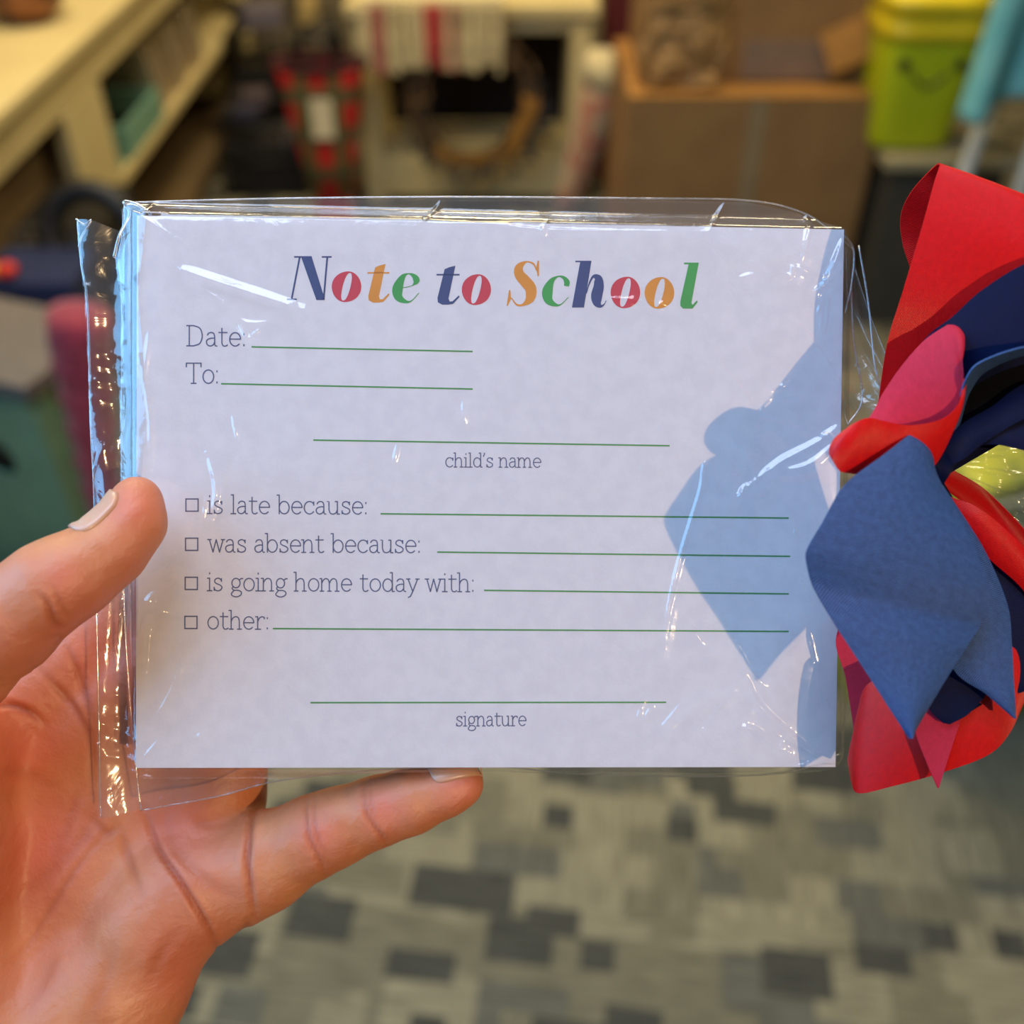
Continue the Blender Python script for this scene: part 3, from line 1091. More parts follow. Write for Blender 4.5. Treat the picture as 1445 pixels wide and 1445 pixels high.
def bigglyph(c):
    polys, strokes, rings = [], [], 0
    if c == 'N':
        polys = [[(.55, 1), (.31, 1), (.66, 0), (.84, 0), (.845, .03)][:5], [(.16, .965), (.16, 1), (.34, 1), (.34, .965)],
                 [(.78, .965), (.78, 1), (1, 1), (1, .965)], [(0, 0), (0, .035), (.22, .035), (.22, 0)],
                 [(.08, 0), (.12, 0), (.31, 1), (.27, 1)], [(.8, 0), (.84, 0), (.925, 1), (.885, 1)]]
    if c == 'o':
        rings = 1
    if c == 't':
        polys = [[(.35, .91), (.55, .96), (.82, 1), (.52, .16), (.57, .08), (.7, .09), (.97, .24), (1, .2), (.72, .02), (.5, 0), (.25, 0), (.06, .06), (.04, .17)],
                 [(0, .75), (0, .79), (1, .79), (1, .75)]]
    if c == 'l':
        polys = [[(.2, .965), (.2, 1), (1, 1), (.6, .13), (.66, .08), (.9, .18), (.94, .14), (.66, 0), (.15, 0), (0, .06), (0, .16), (.45, .965)]]
    if c == 'h':
        polys = [[(.1, .97), (.1, 1), (.57, 1), (.35, 0), (0, 0), (.24, .97)]]
        strokes = [[(.42, .3, .01), (.5, .5, .015), (.62, .66, .03), (.76, .62, .085), (.78, .45, .11), (.72, .25, .12), (.74, .1, .09), (.84, .03, .035), (.94, .07, .012), (1, .15, .006)]]
    if c == 'e':
        strokes = [[(.22, .5, .012), (.5, .53, .012), (.72, .6, .02), (.83, .75, .11), (.74, .9, .07), (.55, .97, .02), (.36, .85, .09), (.2, .5, .17), (.22, .22, .14), (.42, .07, .07), (.65, .07, .02), (.92, .34, .01)]]
    if c == 'c':
        strokes = [[(.86, .66, .08), (.87, .8, .09), (.75, .94, .05), (.55, .97, .025), (.33, .82, .09), (.19, .5, .17), (.22, .22, .14), (.42, .07, .07), (.65, .06, .02), (.93, .3, .01)]]
    if c == 'S':
        strokes = [[(.9, .78, .01), (.8, .93, .02), (.58, .975, .02), (.38, .86, .085), (.38, .7, .11), (.55, .55, .125), (.72, .38, .125), (.7, .17, .1), (.5, .03, .03), (.3, .03, .02), (.14, .18, .01)]]
        polys = [[(.93, 1), (.97, 1), (.97, .66), (.93, .66), (.88, .84)], [(.03, 0), (.0, .0), (.07, .35), (.11, .35), (.13, .16)]]
    return polys, strokes, rings


for c, x0, x1, yt, yb, ink in TITLE:
    polys, strokes, ring = bigglyph(c)
    W_, H_ = x1 - x0, yb - yt
    mp_ = lambda p: (x0 + p[0] * W_, yb - p[1] * H_)
    q = []
    for st in strokes:
        P = catmull([(a * W_, b * H_, h * H_) for a, b, h in st], 6)
        q += brush([(x0 + a, yb - b) for a, b, _ in P], np.abs(P[:, 2]))
    if ring:
        n = 40
        out, inn = [], []
        for k in range(n + 1):
            a = 2 * math.pi * k / n
            ca, sa = math.cos(a), math.sin(a)
            yy = .5 + .5 * sa
            out.append(mp_((.5 + .485 * ca + .06 * (yy - .5) * 2 * (1 - abs(ca)), yy)))
            yi = .5 + .45 * sa
            inn.append(mp_((.5 + .13 * math.copysign(abs(ca) ** .8, ca) + .12 * (yi - .5) * 2, yi)))
        q += [[out[k], out[k + 1], inn[k + 1], inn[k]] for k in range(n)]
    flat('printed_letter', [[mp_(p) for p in pl] for pl in polys], q, INK[ink])


# ------------------------------------------------------------------ clear bag
def film_material(name, base=0.055, edge=0.75, haze=0.03, rough=0.07, bump=0.25, tint=(.985, .985, .99)):
    m = bpy.data.materials.new(name)
    m.use_nodes = True
    nt = m.node_tree
    L, N = nt.links, nt.nodes.new
    nt.nodes.remove(nt.nodes['Principled BSDF'])
    out = nt.nodes['Material Output']
    tr, gl, df = N('ShaderNodeBsdfTransparent'), N('ShaderNodeBsdfGlossy'), N('ShaderNodeBsdfDiffuse')
    tr.inputs[0].default_value = (*tint, 1)
    gl.inputs['Roughness'].default_value = rough
    gl.inputs['Color'].default_value = (1, 1, 1, 1)
    df.inputs[0].default_value = (.9, .9, .92, 1)
    lw = N('ShaderNodeLayerWeight')
    lw.inputs[0].default_value = .5
    pw = N('ShaderNodeMath')
    pw.operation = 'POWER'
    pw.inputs[1].default_value = 3.0
    L.new(lw.outputs['Facing'], pw.inputs[0])
    mr = N('ShaderNodeMapRange')
    mr.inputs['To Min'].default_value = base
    mr.inputs['To Max'].default_value = edge
    L.new(pw.outputs[0], mr.inputs['Value'])
    g2, mg = N('ShaderNodeBsdfGlossy'), N('ShaderNodeMixShader')
    g2.inputs['Roughness'].default_value = .22
    mg.inputs[0].default_value = .3
    L.new(gl.outputs[0], mg.inputs[1])
    L.new(g2.outputs[0], mg.inputs[2])
    m1, m2 = N('ShaderNodeMixShader'), N('ShaderNodeMixShader')
    m1.inputs[0].default_value = haze
    L.new(tr.outputs[0], m1.inputs[1])
    L.new(df.outputs[0], m1.inputs[2])
    L.new(mr.outputs[0], m2.inputs[0])
    L.new(m1.outputs[0], m2.inputs[1])
    L.new(mg.outputs[0], m2.inputs[2])
    L.new(m2.outputs[0], out.inputs['Surface'])
    tc = N('ShaderNodeTexCoord')
    nz = N('ShaderNodeTexNoise')
    nz.inputs['Scale'].default_value = 90
    nz.inputs['Detail'].default_value = 5
    nz.inputs['Distortion'].default_value = .8
    L.new(tc.outputs['Object'], nz.inputs['Vector'])
    bp = N('ShaderNodeBump')
    bp.inputs['Strength'].default_value = bump
    bp.inputs['Distance'].default_value = .0012
    L.new(nz.outputs['Fac'], bp.inputs['Height'])
    for s in (gl, g2, lw):
        L.new(bp.outputs['Normal'], s.inputs['Normal'])
    return m


FILM = film_material('clear cellophane film', base=.085, rough=.09)
FILM_EDGE = film_material('folded cellophane edge', base=.30, edge=.9, haze=.10, rough=.12, bump=.3)
FILM_LOOSE = film_material('loose clear cellophane', base=.10, edge=.8, haze=.05, rough=.12, bump=.5)

_rs = np.random.RandomState(11)
_lat = _rs.rand(64, 64)


def vnoise(x, y):
    xi, yi = np.floor(x).astype(int), np.floor(y).astype(int)
    fx, fy = x - xi, y - yi
    fx, fy = fx * fx * (3 - 2 * fx), fy * fy * (3 - 2 * fy)
    g = lambda a, b: _lat[a % 64, b % 64]
    return (g(xi, yi) * (1 - fx) + g(xi + 1, yi) * fx) * (1 - fy) + (g(xi, yi + 1) * (1 - fx) + g(xi + 1, yi + 1) * fx) * fy


def ridge(x, y, ang, sc, asp=3.0):
    c, s = math.cos(ang), math.sin(ang)
    u, v = (x * c + y * s) / sc, (-x * s + y * c) / (sc / asp)
    w = vnoise(x / 140 + 7, y / 140 + 3) * 1.5
    return 1 - np.abs(2 * vnoise(u / asp + w, v / asp + w * 2 + 5) - 1)


def smooth(x, a, b):
    t = np.clip((x - a) / (b - a), 0, 1)
    return t * t * (3 - 2 * t)


def edgepoly(pts, n):
    P = np.array(pts, float)
    d = np.r_[0, np.cumsum(np.linalg.norm(np.diff(P, axis=0), axis=1))]
    t = np.linspace(0, d[-1], n)
    return np.stack([np.interp(t, d, P[:, 0]), np.interp(t, d, P[:, 1])], 1)


def coons(top, bot, left, right, nu, nv):
    T, B, Lf, Rt = edgepoly(top, nu), edgepoly(bot, nu), edgepoly(left, nv), edgepoly(right, nv)
    u, v = np.linspace(0, 1, nu)[None, :, None], np.linspace(0, 1, nv)[:, None, None]
    return (1 - v) * T[None] + v * B[None] + (1 - u) * Lf[:, None] + u * Rt[:, None] - ((1 - u) * (1 - v) * T[0] + u * (1 - v) * T[-1] + (1 - u) * v * B[0] + u * v * B[-1])


def gridfaces(nv, nu):
    i = np.arange(nv * nu).reshape(nv, nu)
    return np.stack([i[:-1, :-1], i[1:, :-1], i[1:, 1:], i[:-1, 1:]], -1).reshape(-1, 4)


TOP = [(166, 284), (172, 279), (205, 277), (400, 272), (640, 270), (900, 272), (1060, 275), (1140, 292), (1186, 322), (1214, 345)]
BOT = [(190, 1152), (300, 1132), (370, 1113), (450, 1101), (560, 1092), (700, 1089), (800, 1098), (950, 1103), (1080, 1101), (1150, 1090), (1196, 1070)]
LEFT = [(166, 284), (163, 330), (158, 360), (163, 420), (163, 660), (166, 860), (178, 1040), (190, 1152)]
RIGHTB = [(1214, 345), (1210, 420), (1207, 560), (1204, 700), (1200, 860), (1203, 990), (1196, 1070)]

# creases of the front film: (polyline px, height px, sigma px, ramp px) ; ramp>0 leaves a flat tilted facet on one side
CREASE = [
    ([(430, 440), (350, 414), (300, 398), (260, 384)], 5.2, 1.6, 12),
    ([(258, 384), (300, 440), (345, 478), (380, 520), (440, 560)], 1.6, 2.2, 0),
    ([(285, 408), (320, 430), (345, 455), (385, 456)], 1.6, 2.0, 0),
    ([(340, 462), (352, 478), (368, 465)], 3.0, 2.4, 4),
    ([(296, 640), (306, 672), (308, 700), (300, 735)], 5.0, 1.8, 9),
    ([(293, 700), (288, 735)], 3, 1.6, 3),
    ([(330, 588), (337, 622)], 3.0, 1.8, 4),
    ([(250, 824), (216, 848), (246, 866)], 5, 2.5, 12),
    ([(232, 866), (212, 884), (207, 950)], 4.5, 2.5, 10),
    ([(562, 626), (556, 655)], 2, 2, 0),
    ([(655, 560), (655, 600)], 2, 3, 0),
    ([(655, 630), (720, 670), (790, 720)], 1, 5, 0),
    ([(856, 421), (905, 425), (956, 436)], 3.4, 2.0, 5),
    ([(990, 348), (1030, 372), (1100, 370)], 2.2, 2.2, 0),
    ([(1040, 395), (1060, 390), (1110, 392), (1118, 380), (1165, 400)], 3.0, 2.4, 0),
    ([(1105, 375), (1165, 398), (1190, 360)], 2.5, 2.4, 0),
    ([(1145, 415), (1160, 398), (1190, 330)], 5, 3, 10),
    ([(1150, 420), (1157, 470), (1165, 425)], 2.5, 2, 0),
    ([(1083, 521), (1110, 536)], 2.4, 1.8, 0), ([(1072, 548), (1115, 546)], 2.0, 1.8, 0), ([(1096, 562), (1130, 558)], 2.0, 1.8, 0),
    ([(960, 445), (1010, 510), (1050, 560), (1056, 575), (1110, 595)], 2.6, 2.6, 0),
    ([(1100, 440), (1140, 480), (1190, 560), (1204, 580)], 2.2, 3.0, 0),
    ([(1110, 595), (1200, 630)], 1.5, 2.6, 0),
    ([(1200, 588), (1150, 625), (1095, 655), (1040, 700)], 4.2, 4.0, 0),
    ([(1200, 600), (1140, 655), (1085, 665)], 3.2, 3.0, 0),
    ([(1047, 685), (1039, 706)], 3, 2, 0),
    ([(1000, 655), (992, 656), (987, 690), (975, 730), (960, 780), (945, 840), (938, 885), (934, 930)], 3.4, 2.2, 0),
    ([(1000, 655), (1010, 700)], 2.2, 2.0, 0),
    ([(1115, 726), (1121, 768)], 3, 1.8, 0), ([(1020, 760), (1023, 806)], 2.6, 1.6, 0), ([(1029, 862), (1033, 886)], 2.6, 1.6, 0),
    ([(964, 870), (990, 908)], 2.6, 1.6, 0), ([(1128, 868), (1144, 934)], 3.0, 1.8, 0), ([(1155, 978), (1165, 996)], 2.6, 1.6, 0),
    ([(1037, 912), (1055, 945), (1076, 966)], 3.0, 1.8, 0),
    ([(1048, 950), (1062, 985), (1095, 1020), (1150, 1065), (1190, 1072)], 4.2, 2.6, 0),
    ([(1078, 1018), (1110, 1042), (1165, 1070)], 3.0, 1.8, 0), ([(1080, 1020), (1098, 1040), (1105, 1052)], 3.0, 1.8, 3),
    ([(1036, 1022), (1060, 1027), (1085, 1046), (1110, 1058)], 3.4, 2.6, 0),
    ([(930, 1028), (965, 1000), (1000, 980), (1046, 968)], 2.4, 6, 0), ([(930, 1028), (990, 1030), (1036, 1022)], 1.8, 5, 0),
    ([(902, 1000), (900, 1014)], 2.6, 1.6, 0), ([(919, 996), (908, 1014)], 3.0, 2.0, 0),
    ([(600, 316), (700, 318), (770, 326), (1000, 330)], 2.0, 2.4, 0), ([(764, 322), (768, 333)], 3, 2, 3),
    ([(200, 1050), (245, 975), (262, 920)], 1.6, 3, 0), ([(205, 1070), (230, 1040)], 2, 2, 0), ([(225, 1070), (300, 1030), (370, 1010)], 1.6, 3.5, 0),
    ([(175, 285), (200, 305), (260, 345)], 3, 2.2, 5), ([(208, 280), (203, 300), (235, 300)], 3, 2, 0),
    ([(200, 500), (215, 580), (218, 660)], 2.5, 3, 8), ([(214, 470), (208, 530)], 2, 2.4, 0),
    ([(1150, 292), (1135, 340), (1120, 400)], 2.4, 2.4, 0), ([(620, 280), (600, 310)], 3, 1.8, 0), ([(1030, 280), (1000, 325)], 2.6, 1.8, 0),
    ([(922, 1036), (975, 972)], 1.6, 1.5, 15), ([(985, 1034), (1036, 966)], 1.7, 1.5, 16), ([(1040, 1040), (1062, 985)], 1.3, 1.2, 11), ([(1092, 1058), (1120, 1000)], 1.4, 1.4, 12),
    ([(1134, 1072), (1160, 1020)], 1.3, 1.2, 10), ([(880, 442), (896, 414)], 1.2, 1.2, 10), ([(922, 446), (940, 416)], 1.2, 1.2, 10), ([(1148, 446), (1166, 402)], 1.3, 1.2, 11),
    ([(1060, 604), (1082, 556)], 1.2, 1.2, 9), ([(936, 930), (950, 850)], 1.2, 1.2, 9), ([(1010, 460), (1030, 420)], 1.1, 1.2, 9), ([(758, 336), (772, 308)], 1.2, 1.2, 9), ([(1100, 545), (1112, 515)], 1.1, 1, 7),
    ([(1122, 400), (1136, 365)], 1.2, 1.2, 8), ([(896, 1016), (908, 985)], 1.0, 1, 7), ([(1176, 560), (1186, 500)], 1.2, 1.2, 8),
    ([(1060, 1100), (1130, 1075), (1195, 1066)], 3, 2.4, 0), ([(1195, 1010), (1185, 1050), (1200, 1066)], 3, 2.0, 0),
]


def crease_height(X, Y):
    H = np.zeros_like(X)
    for pts, h, sg, ramp in CREASE:
        P = np.array(catmull([(a, b, 0) for a, b in pts], 5))[:, :2] if len(pts) > 2 else np.array(pts, float)
        m = 4 * sg + ramp + 2
        sel = (X > P[:, 0].min() - m) & (X < P[:, 0].max() + m) & (Y > P[:, 1].min() - m) & (Y < P[:, 1].max() + m)
        if not sel.any():
            continue
        x, y = X[sel], Y[sel]
        best = np.full(x.shape, 1e9)
        sd = np.zeros_like(x)
        tt = np.zeros_like(x)
        n = len(P) - 1
        for i in range(n):
            a, b = P[i], P[i + 1]
            d = b - a
            l2 = d @ d + 1e-9
            t = np.clip(((x - a[0]) * d[0] + (y - a[1]) * d[1]) / l2, 0, 1)
            ex, ey = x - a[0] - t * d[0], y - a[1] - t * d[1]
            r = np.hypot(ex, ey)
            k = r < best
            best = np.where(k, r, best)
            sd = np.where(k, np.sign(d[0] * ey - d[1] * ex) * r, sd)
            tt = np.where(k, (i + t) / n, tt)
        amp = 1.45 * h * np.sin(np.pi * np.clip(tt, .04, .96)) ** .5
        prof = np.exp(-best ** 2 / (2 * sg * sg))
        if ramp:
            pr = np.where(sd > 0, np.clip(1 - sd / ramp, 0, 1), np.clip(1 + sd / (sg * 1.6), 0, 1))
            endf = np.where(best > np.abs(sd) * 1.02 + .3, 0, 1)
            prof = pr
        H[sel] += amp * prof
    return H


def outside(X, Y):
    tl = 303 + (X - 192) * .022
    return np.maximum.reduce([190 - X, tl - Y, X - (1190 - (Y - 325) * .013), Y - 1083])


def front_film():
    nu, nv = 470, 385
    G = coons(TOP, BOT, LEFT, RIGHTB, nu, nv)
    X, Y = G[..., 0], G[..., 1]
    o = outside(X, Y)
    edge_in = smooth(-o, 0, 60)
    z = 3.0 + 5.0 * (1 - edge_in) * smooth(-o, 0, 20) * 0.3
    wR = smooth(X, 820, 1180)
    wB = smooth(Y, 950, 1083) * (1 - smooth(X, 300, 900)) * .5
    wL = (1 - smooth(X, 190, 330)) * .8
    amt = .14 + 1.25 * wR + wB + wL * .6
    nz = ridge(X, Y, 1.15, 120, 4) * 2.4 + ridge(X, Y, 2.5, 70, 3) * 1.3 + vnoise(X / 160, Y / 190) * 4 + ridge(X, Y, .5, 34, 2) * .5
    z = z + 1.5 * amt * nz * smooth(-o, -14, 10)
    z = z + crease_height(X, Y)
    # beyond the paper the film falls back to the seam
    zo = -30 * smooth(o, -1, 26)
    z = z + zo + ((ridge(X, Y, .3, 60, 3) - .5) * 3 + (ridge(X, Y, 2.2, 34, 2) + ridge(X, Y, .9, 22, 2) - 1) * 5 * (1 - smooth(X, 330, 480)) * smooth(Y, 1000, 1090)) * smooth(o, 4, 14)
    P = padpx(X.ravel(), Y.ravel())
    P[:, 2] = z.ravel() * PXM
    return P, gridfaces(nv, nu), G


bag = empty('cellophane_bag', cam2w(PADT + PADR @ np.array([0, -PH / 2 - .008, -.004])), 'crinkled clear cellophane bag wrapped around the note pad, gathered at its right end', 'bag')
P, FQ, G = front_film()
mesh_obj('front_film', padW(P), FQ, FILM, bag)
# back film
Gb = coons(TOP, BOT, LEFT, RIGHTB, 120, 100)
Xb, Yb = Gb[..., 0], Gb[..., 1]
ob = outside(Xb, Yb)
zb = (-PT - .0016) / PXM + (20 + 4) * smooth(ob, 0, 26) - 2.5 * ridge(Xb, Yb, 1.0, 60, 3)
Pb = padpx(Xb.ravel(), Yb.ravel())
Pb[:, 2] = zb.ravel() * PXM
mesh_obj('back_film', padW(Pb), gridfaces(100, 120), FILM, bag)


def pad_tube(name, pts, rad, zs, m, parent, nsub=8):
    P = catmull([(a, b, 0) for a, b in pts], nsub)
    Q = padpx(P[:, 0], P[:, 1])
    Q[:, 2] = zs
    Wd = padW(Q)
    bm = bmesh.new()
    tube(bm, [Vector(w) for w in Wd], rad, 6)
    return mesh_obj_bm(name, bm, m, parent)


def mesh_obj_bm(name, bm, m, parent, smooth=True):
    me = bpy.data.meshes.new(name)
    bm.to_mesh(me)
    bm.free()
    if smooth:
        me.shade_smooth()
    me.materials.append(m)
    o = bpy.data.objects.new(name, me)
    COL.objects.link(o)
    if parent:
        o.parent = parent
        o.matrix_parent_inverse = pinv(parent)
    return o


pad_tube('folded_edge', TOP, .00018, -27 * PXM, FILM_EDGE, bag)
pad_tube('folded_edge', BOT, .00018, -27 * PXM, FILM_EDGE, bag)
pad_tube('folded_edge', LEFT, .00022, -27 * PXM, FILM_EDGE, bag)


# flap of spare film on the left (two folds), bent strip beside the pad
def sheet(name, top, bot, left, right, nu, nv, zf, m, parent=bag):
    Gs = coons(top, bot, left, right, nu, nv)
    X, Y = Gs[..., 0], Gs[..., 1]
    u = np.linspace(0, 1, nu)[None, :] + 0 * X
    v = np.linspace(0, 1, nv)[:, None] + 0 * X
    P = padpx(X.ravel(), Y.ravel())
    P[:, 2] = (zf(X, Y, u, v) * PXM).ravel()
    return mesh_obj(name, padW(P), gridfaces(nv, nu), m, parent)


FL_L = [(100, 304), (106, 370), (113, 410), (117, 500), (119, 600), (124, 700), (128, 900), (131, 1030), (133, 1160)]
FL_R = [(168, 322), (168, 500), (168, 700), (172, 900), (182, 1040), (192, 1150)]
sheet('side_flap', [(100, 304), (122, 306), (168, 322)], [(133, 1160), (160, 1156), (192, 1150)], FL_L, FL_R, 50, 300,
      lambda X, Y, u, v: -26 + 5 * np.sin(u * 5.5 + 1.2 * np.sin(v * 9)) + 6 * ridge(X, Y, 1.5, 50, 4) * (1 - .4 * u) + 3 * ridge(X, Y, .2, 26, 2), FILM_LOOSE)
pad_tube('folded_edge', FL_L, .00020, -24 * PXM, FILM_EDGE, bag)
# the side gusset, pushed up beside the paper: catches the blue window light
sheet('side_gusset', [(166, 292), (186, 284), (208, 300)], [(170, 880), (186, 890), (197, 900)],
      [(166, 292), (170, 330), (158, 362), (166, 440), (164, 600), (168, 880)], [(208, 300), (196, 420), (204, 500), (208, 600), (198, 720), (197, 900)], 46, 300,
      lambda X, Y, u, v: -18 + 19 * u + 4 * np.sin(u * 3.1) + 4.5 * ridge(X, Y, 1.52, 40, 5) + 2.5 * ridge(X, Y, .4, 30, 2), FILM_LOOSE)
pad_tube('folded_edge', [(158, 362), (166, 330), (180, 300), (172, 283), (188, 285), (206, 296), (210, 302)], .00035, -8 * PXM, FILM_EDGE, bag)
pad_tube('folded_edge', [(100, 304), (112, 312), (122, 306), (108, 330), (104, 345)], .00022, -18 * PXM, FILM_EDGE, bag)

# gathered right end: pleats running to the knot, then the fan beyond the knot
KNOT = (1316, 655)


def gather():
    nu, nv = 260, 60
    Bd = edgepoly(RIGHTB, nu)
    u = np.linspace(0, 1, nu)
    rows = []
    for j in range(nv):
        v = j / (nv - 1)
        c1 = np.stack([1240 + 0 * u, 500 + 330 * u], 1)
        k = np.stack([KNOT[0] - 8 + 0 * u, KNOT[1] - 14 + 28 * u], 1)
        p = (1 - v) ** 2 * Bd + 2 * v * (1 - v) * c1 + v * v * k
        pl = np.sin(u * 2 * math.pi * 13 + 2 * np.sin(u * 9)) * (.35 + .65 * v) * (1 - v * .5) + .7 * np.sin(u * 71 + 3 * v)
        z = (-30 + 45 * smooth(np.array(v), 0, 1)) + 7 * pl * smooth(np.array(v), 0, .25)
        q = padpx(p[:, 0], p[:, 1])
        q[:, 2] = z * PXM
        rows.append(q)
    return np.concatenate(rows), gridfaces(nv, nu)


Pg, Fg = gather()
mesh_obj('gathered_side', padW(Pg), Fg, FILM_LOOSE, bag)
pad_tube('folded_edge', [(1214, 345), (1228, 430), (1238, 520), (1262, 590), (1305, 645)], .00022, -6 * PXM, FILM_EDGE, bag)
pad_tube('folded_edge', [(1206, 400), (1210, 480), (1222, 560), (1200, 600)], .00022, -14 * PXM, FILM_EDGE, bag)
pad_tube('folded_edge', [(1190, 325), (1208, 350), (1205, 400), (1196, 440)], .00022, -10 * PXM, FILM_EDGE, bag)


def fan():
    nu, nv = 150, 70
    u = np.linspace(0, 1, nu)
    rows = []
    for j in range(nv):
        v = j / (nv - 1)
        a = np.stack([KNOT[0] + 4 + 0 * u, KNOT[1] - 14 + 28 * u], 1)
        b = np.stack([1600 - 60 * np.abs(u - .4), 560 + 380 * u], 1)
        p = a * (1 - v) + b * v
        z = 10 - 4 * v + (10 * np.sin(u * 30 + 3 * np.sin(6 * v)) + 5 * np.sin(u * 64 + v * 9)) * (.25 + v) * .7 + 5 * np.sin(v * 26 + u * 5)
        q = padpx(p[:, 0], p[:, 1])
        q[:, 2] = z * PXM
        rows.append(q)
    return np.concatenate(rows), gridfaces(nv, nu)


Pf, Ff = fan()
mesh_obj('gathered_end', padW(Pf), Ff, FILM_LOOSE, bag)


# ------------------------------------------------------------------ bow
def fabric(name, col, col2, weave=1.0, rough=.42, sheen=.35, wscale=2600):
    m = bpy.data.materials.new(name)
    m.use_nodes = True
    nt = m.node_tree
    L, N = nt.links, nt.nodes.new
    b = nt.nodes['Principled BSDF']
    b.inputs['Roughness'].default_value = rough
    b.inputs['Specular IOR Level'].default_value = .35 if sum(col) > 100 else (.12 if sum(col) > 60 else .05)
    b.inputs['Sheen Weight'].default_value = sheen
    b.inputs['Sheen Roughness'].default_value = .4
    b.inputs['Sheen Tint'].default_value = s2l(col)
    uv = N('ShaderNodeUVMap')
    uv.uv_map = 'UVMap'
    w1 = N('ShaderNodeTexWave')
    w1.bands_direction = 'DIAGONAL'
    w1.inputs['Scale'].default_value = wscale / 1.45
    w1.inputs['Distortion'].default_value = 1.5
    w1.inputs['Detail'].default_value = 2
    w1.inputs['Detail Scale'].default_value = 3
    L.new(uv.outputs[0], w1.inputs['Vector'])
    nz = N('ShaderNodeTexNoise')
    nz.inputs['Scale'].default_value = 900
    nz.inputs['Detail'].default_value = 5
    L.new(uv.outputs[0], nz.inputs['Vector'])
    mx = N('ShaderNodeMix')
    mx.inputs[0].default_value = .5
    L.new(w1.outputs['Fac'], mx.inputs[2])
    L.new(nz.outputs['Fac'], mx.inputs[3])
    r = N('ShaderNodeValToRGB')
    r.color_ramp.elements[0].position = .3
    r.color_ramp.elements[1].position = .7
    r.color_ramp.elements[0].color = s2l(col2)
    r.color_ramp.elements[1].color = s2l(col)
    L.new(mx.outputs[0], r.inputs['Fac'])
    L.new(r.outputs[0], b.inputs['Base Color'])
    bp = N('ShaderNodeBump')
    bp.inputs['Strength'].default_value = .45 * weave
    bp.inputs['Distance'].default_value = .00025
    L.new(mx.outputs[0], bp.inputs['Height'])
    L.new(bp.outputs['Normal'], b.inputs['Normal'])
    return m


RED = fabric('red satin ribbon', (236, 16, 14), (186, 4, 14), rough=.36)
PINK = fabric('matte back of red satin ribbon', (218, 38, 70), (176, 18, 50), rough=.6)
NAVY = fabric('navy satin ribbon', (8, 22, 66), (4, 12, 42), rough=.5, sheen=.03)
BLUE = fabric('denim blue side of navy ribbon', (66, 102, 158), (28, 52, 96), rough=.55, sheen=.2)

bow = empty('ribbon_bow', toW(pd(1316, 655, .196)), 'layered red and navy satin ribbon bow tied round the gathered end of the clear bag', 'bow')


def ribbon(name, st, m, n=10, mc=12, bulge=0.0, thick=.00028, wav=0.0, label=None, parent=None, tens=1.0):
    """st: stations ((xL,yL,dL),(xR,yR,dR)); bulge in metres lifts the middle of the width"""
    st = [tuple((x, y, .2 + (d - .2) * .87) for x, y, d in ab) for ab in st]
    L_ = catmull([pd(*a) for a, b in st], n, tens)
    R_ = catmull([pd(*b) for a, b in st], n, tens)
    k = len(L_)
    t = np.linspace(0, 1, mc)
    G_ = L_[:, None] * (1 - t)[None, :, None] + R_[:, None] * t[None, :, None]
    du = np.gradient(G_, axis=0)
    dv = np.gradient(G_, axis=1)
    nn = np.cross(du, dv)
    nn /= np.maximum(np.linalg.norm(nn, axis=2), 1e-12)[..., None]
    if nn[..., 2].mean() < 0:
        nn = -nn
    prof = 4 * t * (1 - t)
    off = bulge * prof[None, :] * np.ones((k, 1)) + wav * np.sin(np.linspace(0, 7, k))[:, None] * (1 - prof)[None, :]
    G_ = G_ + nn * off[..., None]
    s = np.r_[0, np.cumsum(np.linalg.norm(np.diff(G_[:, mc // 2], axis=0), axis=1))]
    w = np.linalg.norm(R_ - L_, axis=1).mean()
    UV = np.stack([np.repeat(s[:, None], mc, 1), np.repeat((t * w)[None], k, 0)], -1).reshape(-1, 2)
    o = mesh_obj(name, toW(G_.reshape(-1, 3)), gridfaces(k, mc), m, parent or bow, uv=UV)
    so = o.modifiers.new('thickness', 'SOLIDIFY')
    so.thickness = thick
    so.offset = 0
    es = o.modifiers.new('crisp_edges', 'EDGE_SPLIT')
    es.split_angle = math.radians(60)
    if label:
        o['label'] = label
    return o


INNER_SHADE = fabric('shade darkened inner side', (9, 11, 24), (5, 6, 14), rough=.6, sheen=.1)  # near black colour stands for the shade inside the small navy loop

# big red loop at the top: front half up to the fold, back half returning behind it
ribbon('ribbon_loop', [((1262, 640, .196), (1330, 660, .196)), ((1238, 600, .194), (1360, 640, .193)), ((1241, 555, .192), (1420, 600, .190)), ((1253, 480, .189), (1480, 540, .187)),
                       ((1275, 408, .186), (1510, 480, .184)), ((1301, 320, .185), (1545, 410, .183)), ((1318, 258, .1865), (1580, 366, .185)), ((1326, 232, .1885), (1590, 345, .188)),
                       ((1313, 240, .193), (1585, 350, .192)), ((1285, 272, .196), (1560, 380, .194)), ((1271, 305, .199), (1540, 420, .198)), ((1274, 345, .201), (1520, 470, .2)),
                       ((1290, 400, .201), (1500, 520, .2)), ((1300, 500, .200), (1440, 600, .2)), ((1310, 640, .198), (1340, 668, .198))], RED, bulge=.0008,
       label='large red satin loop at the top of the bow')
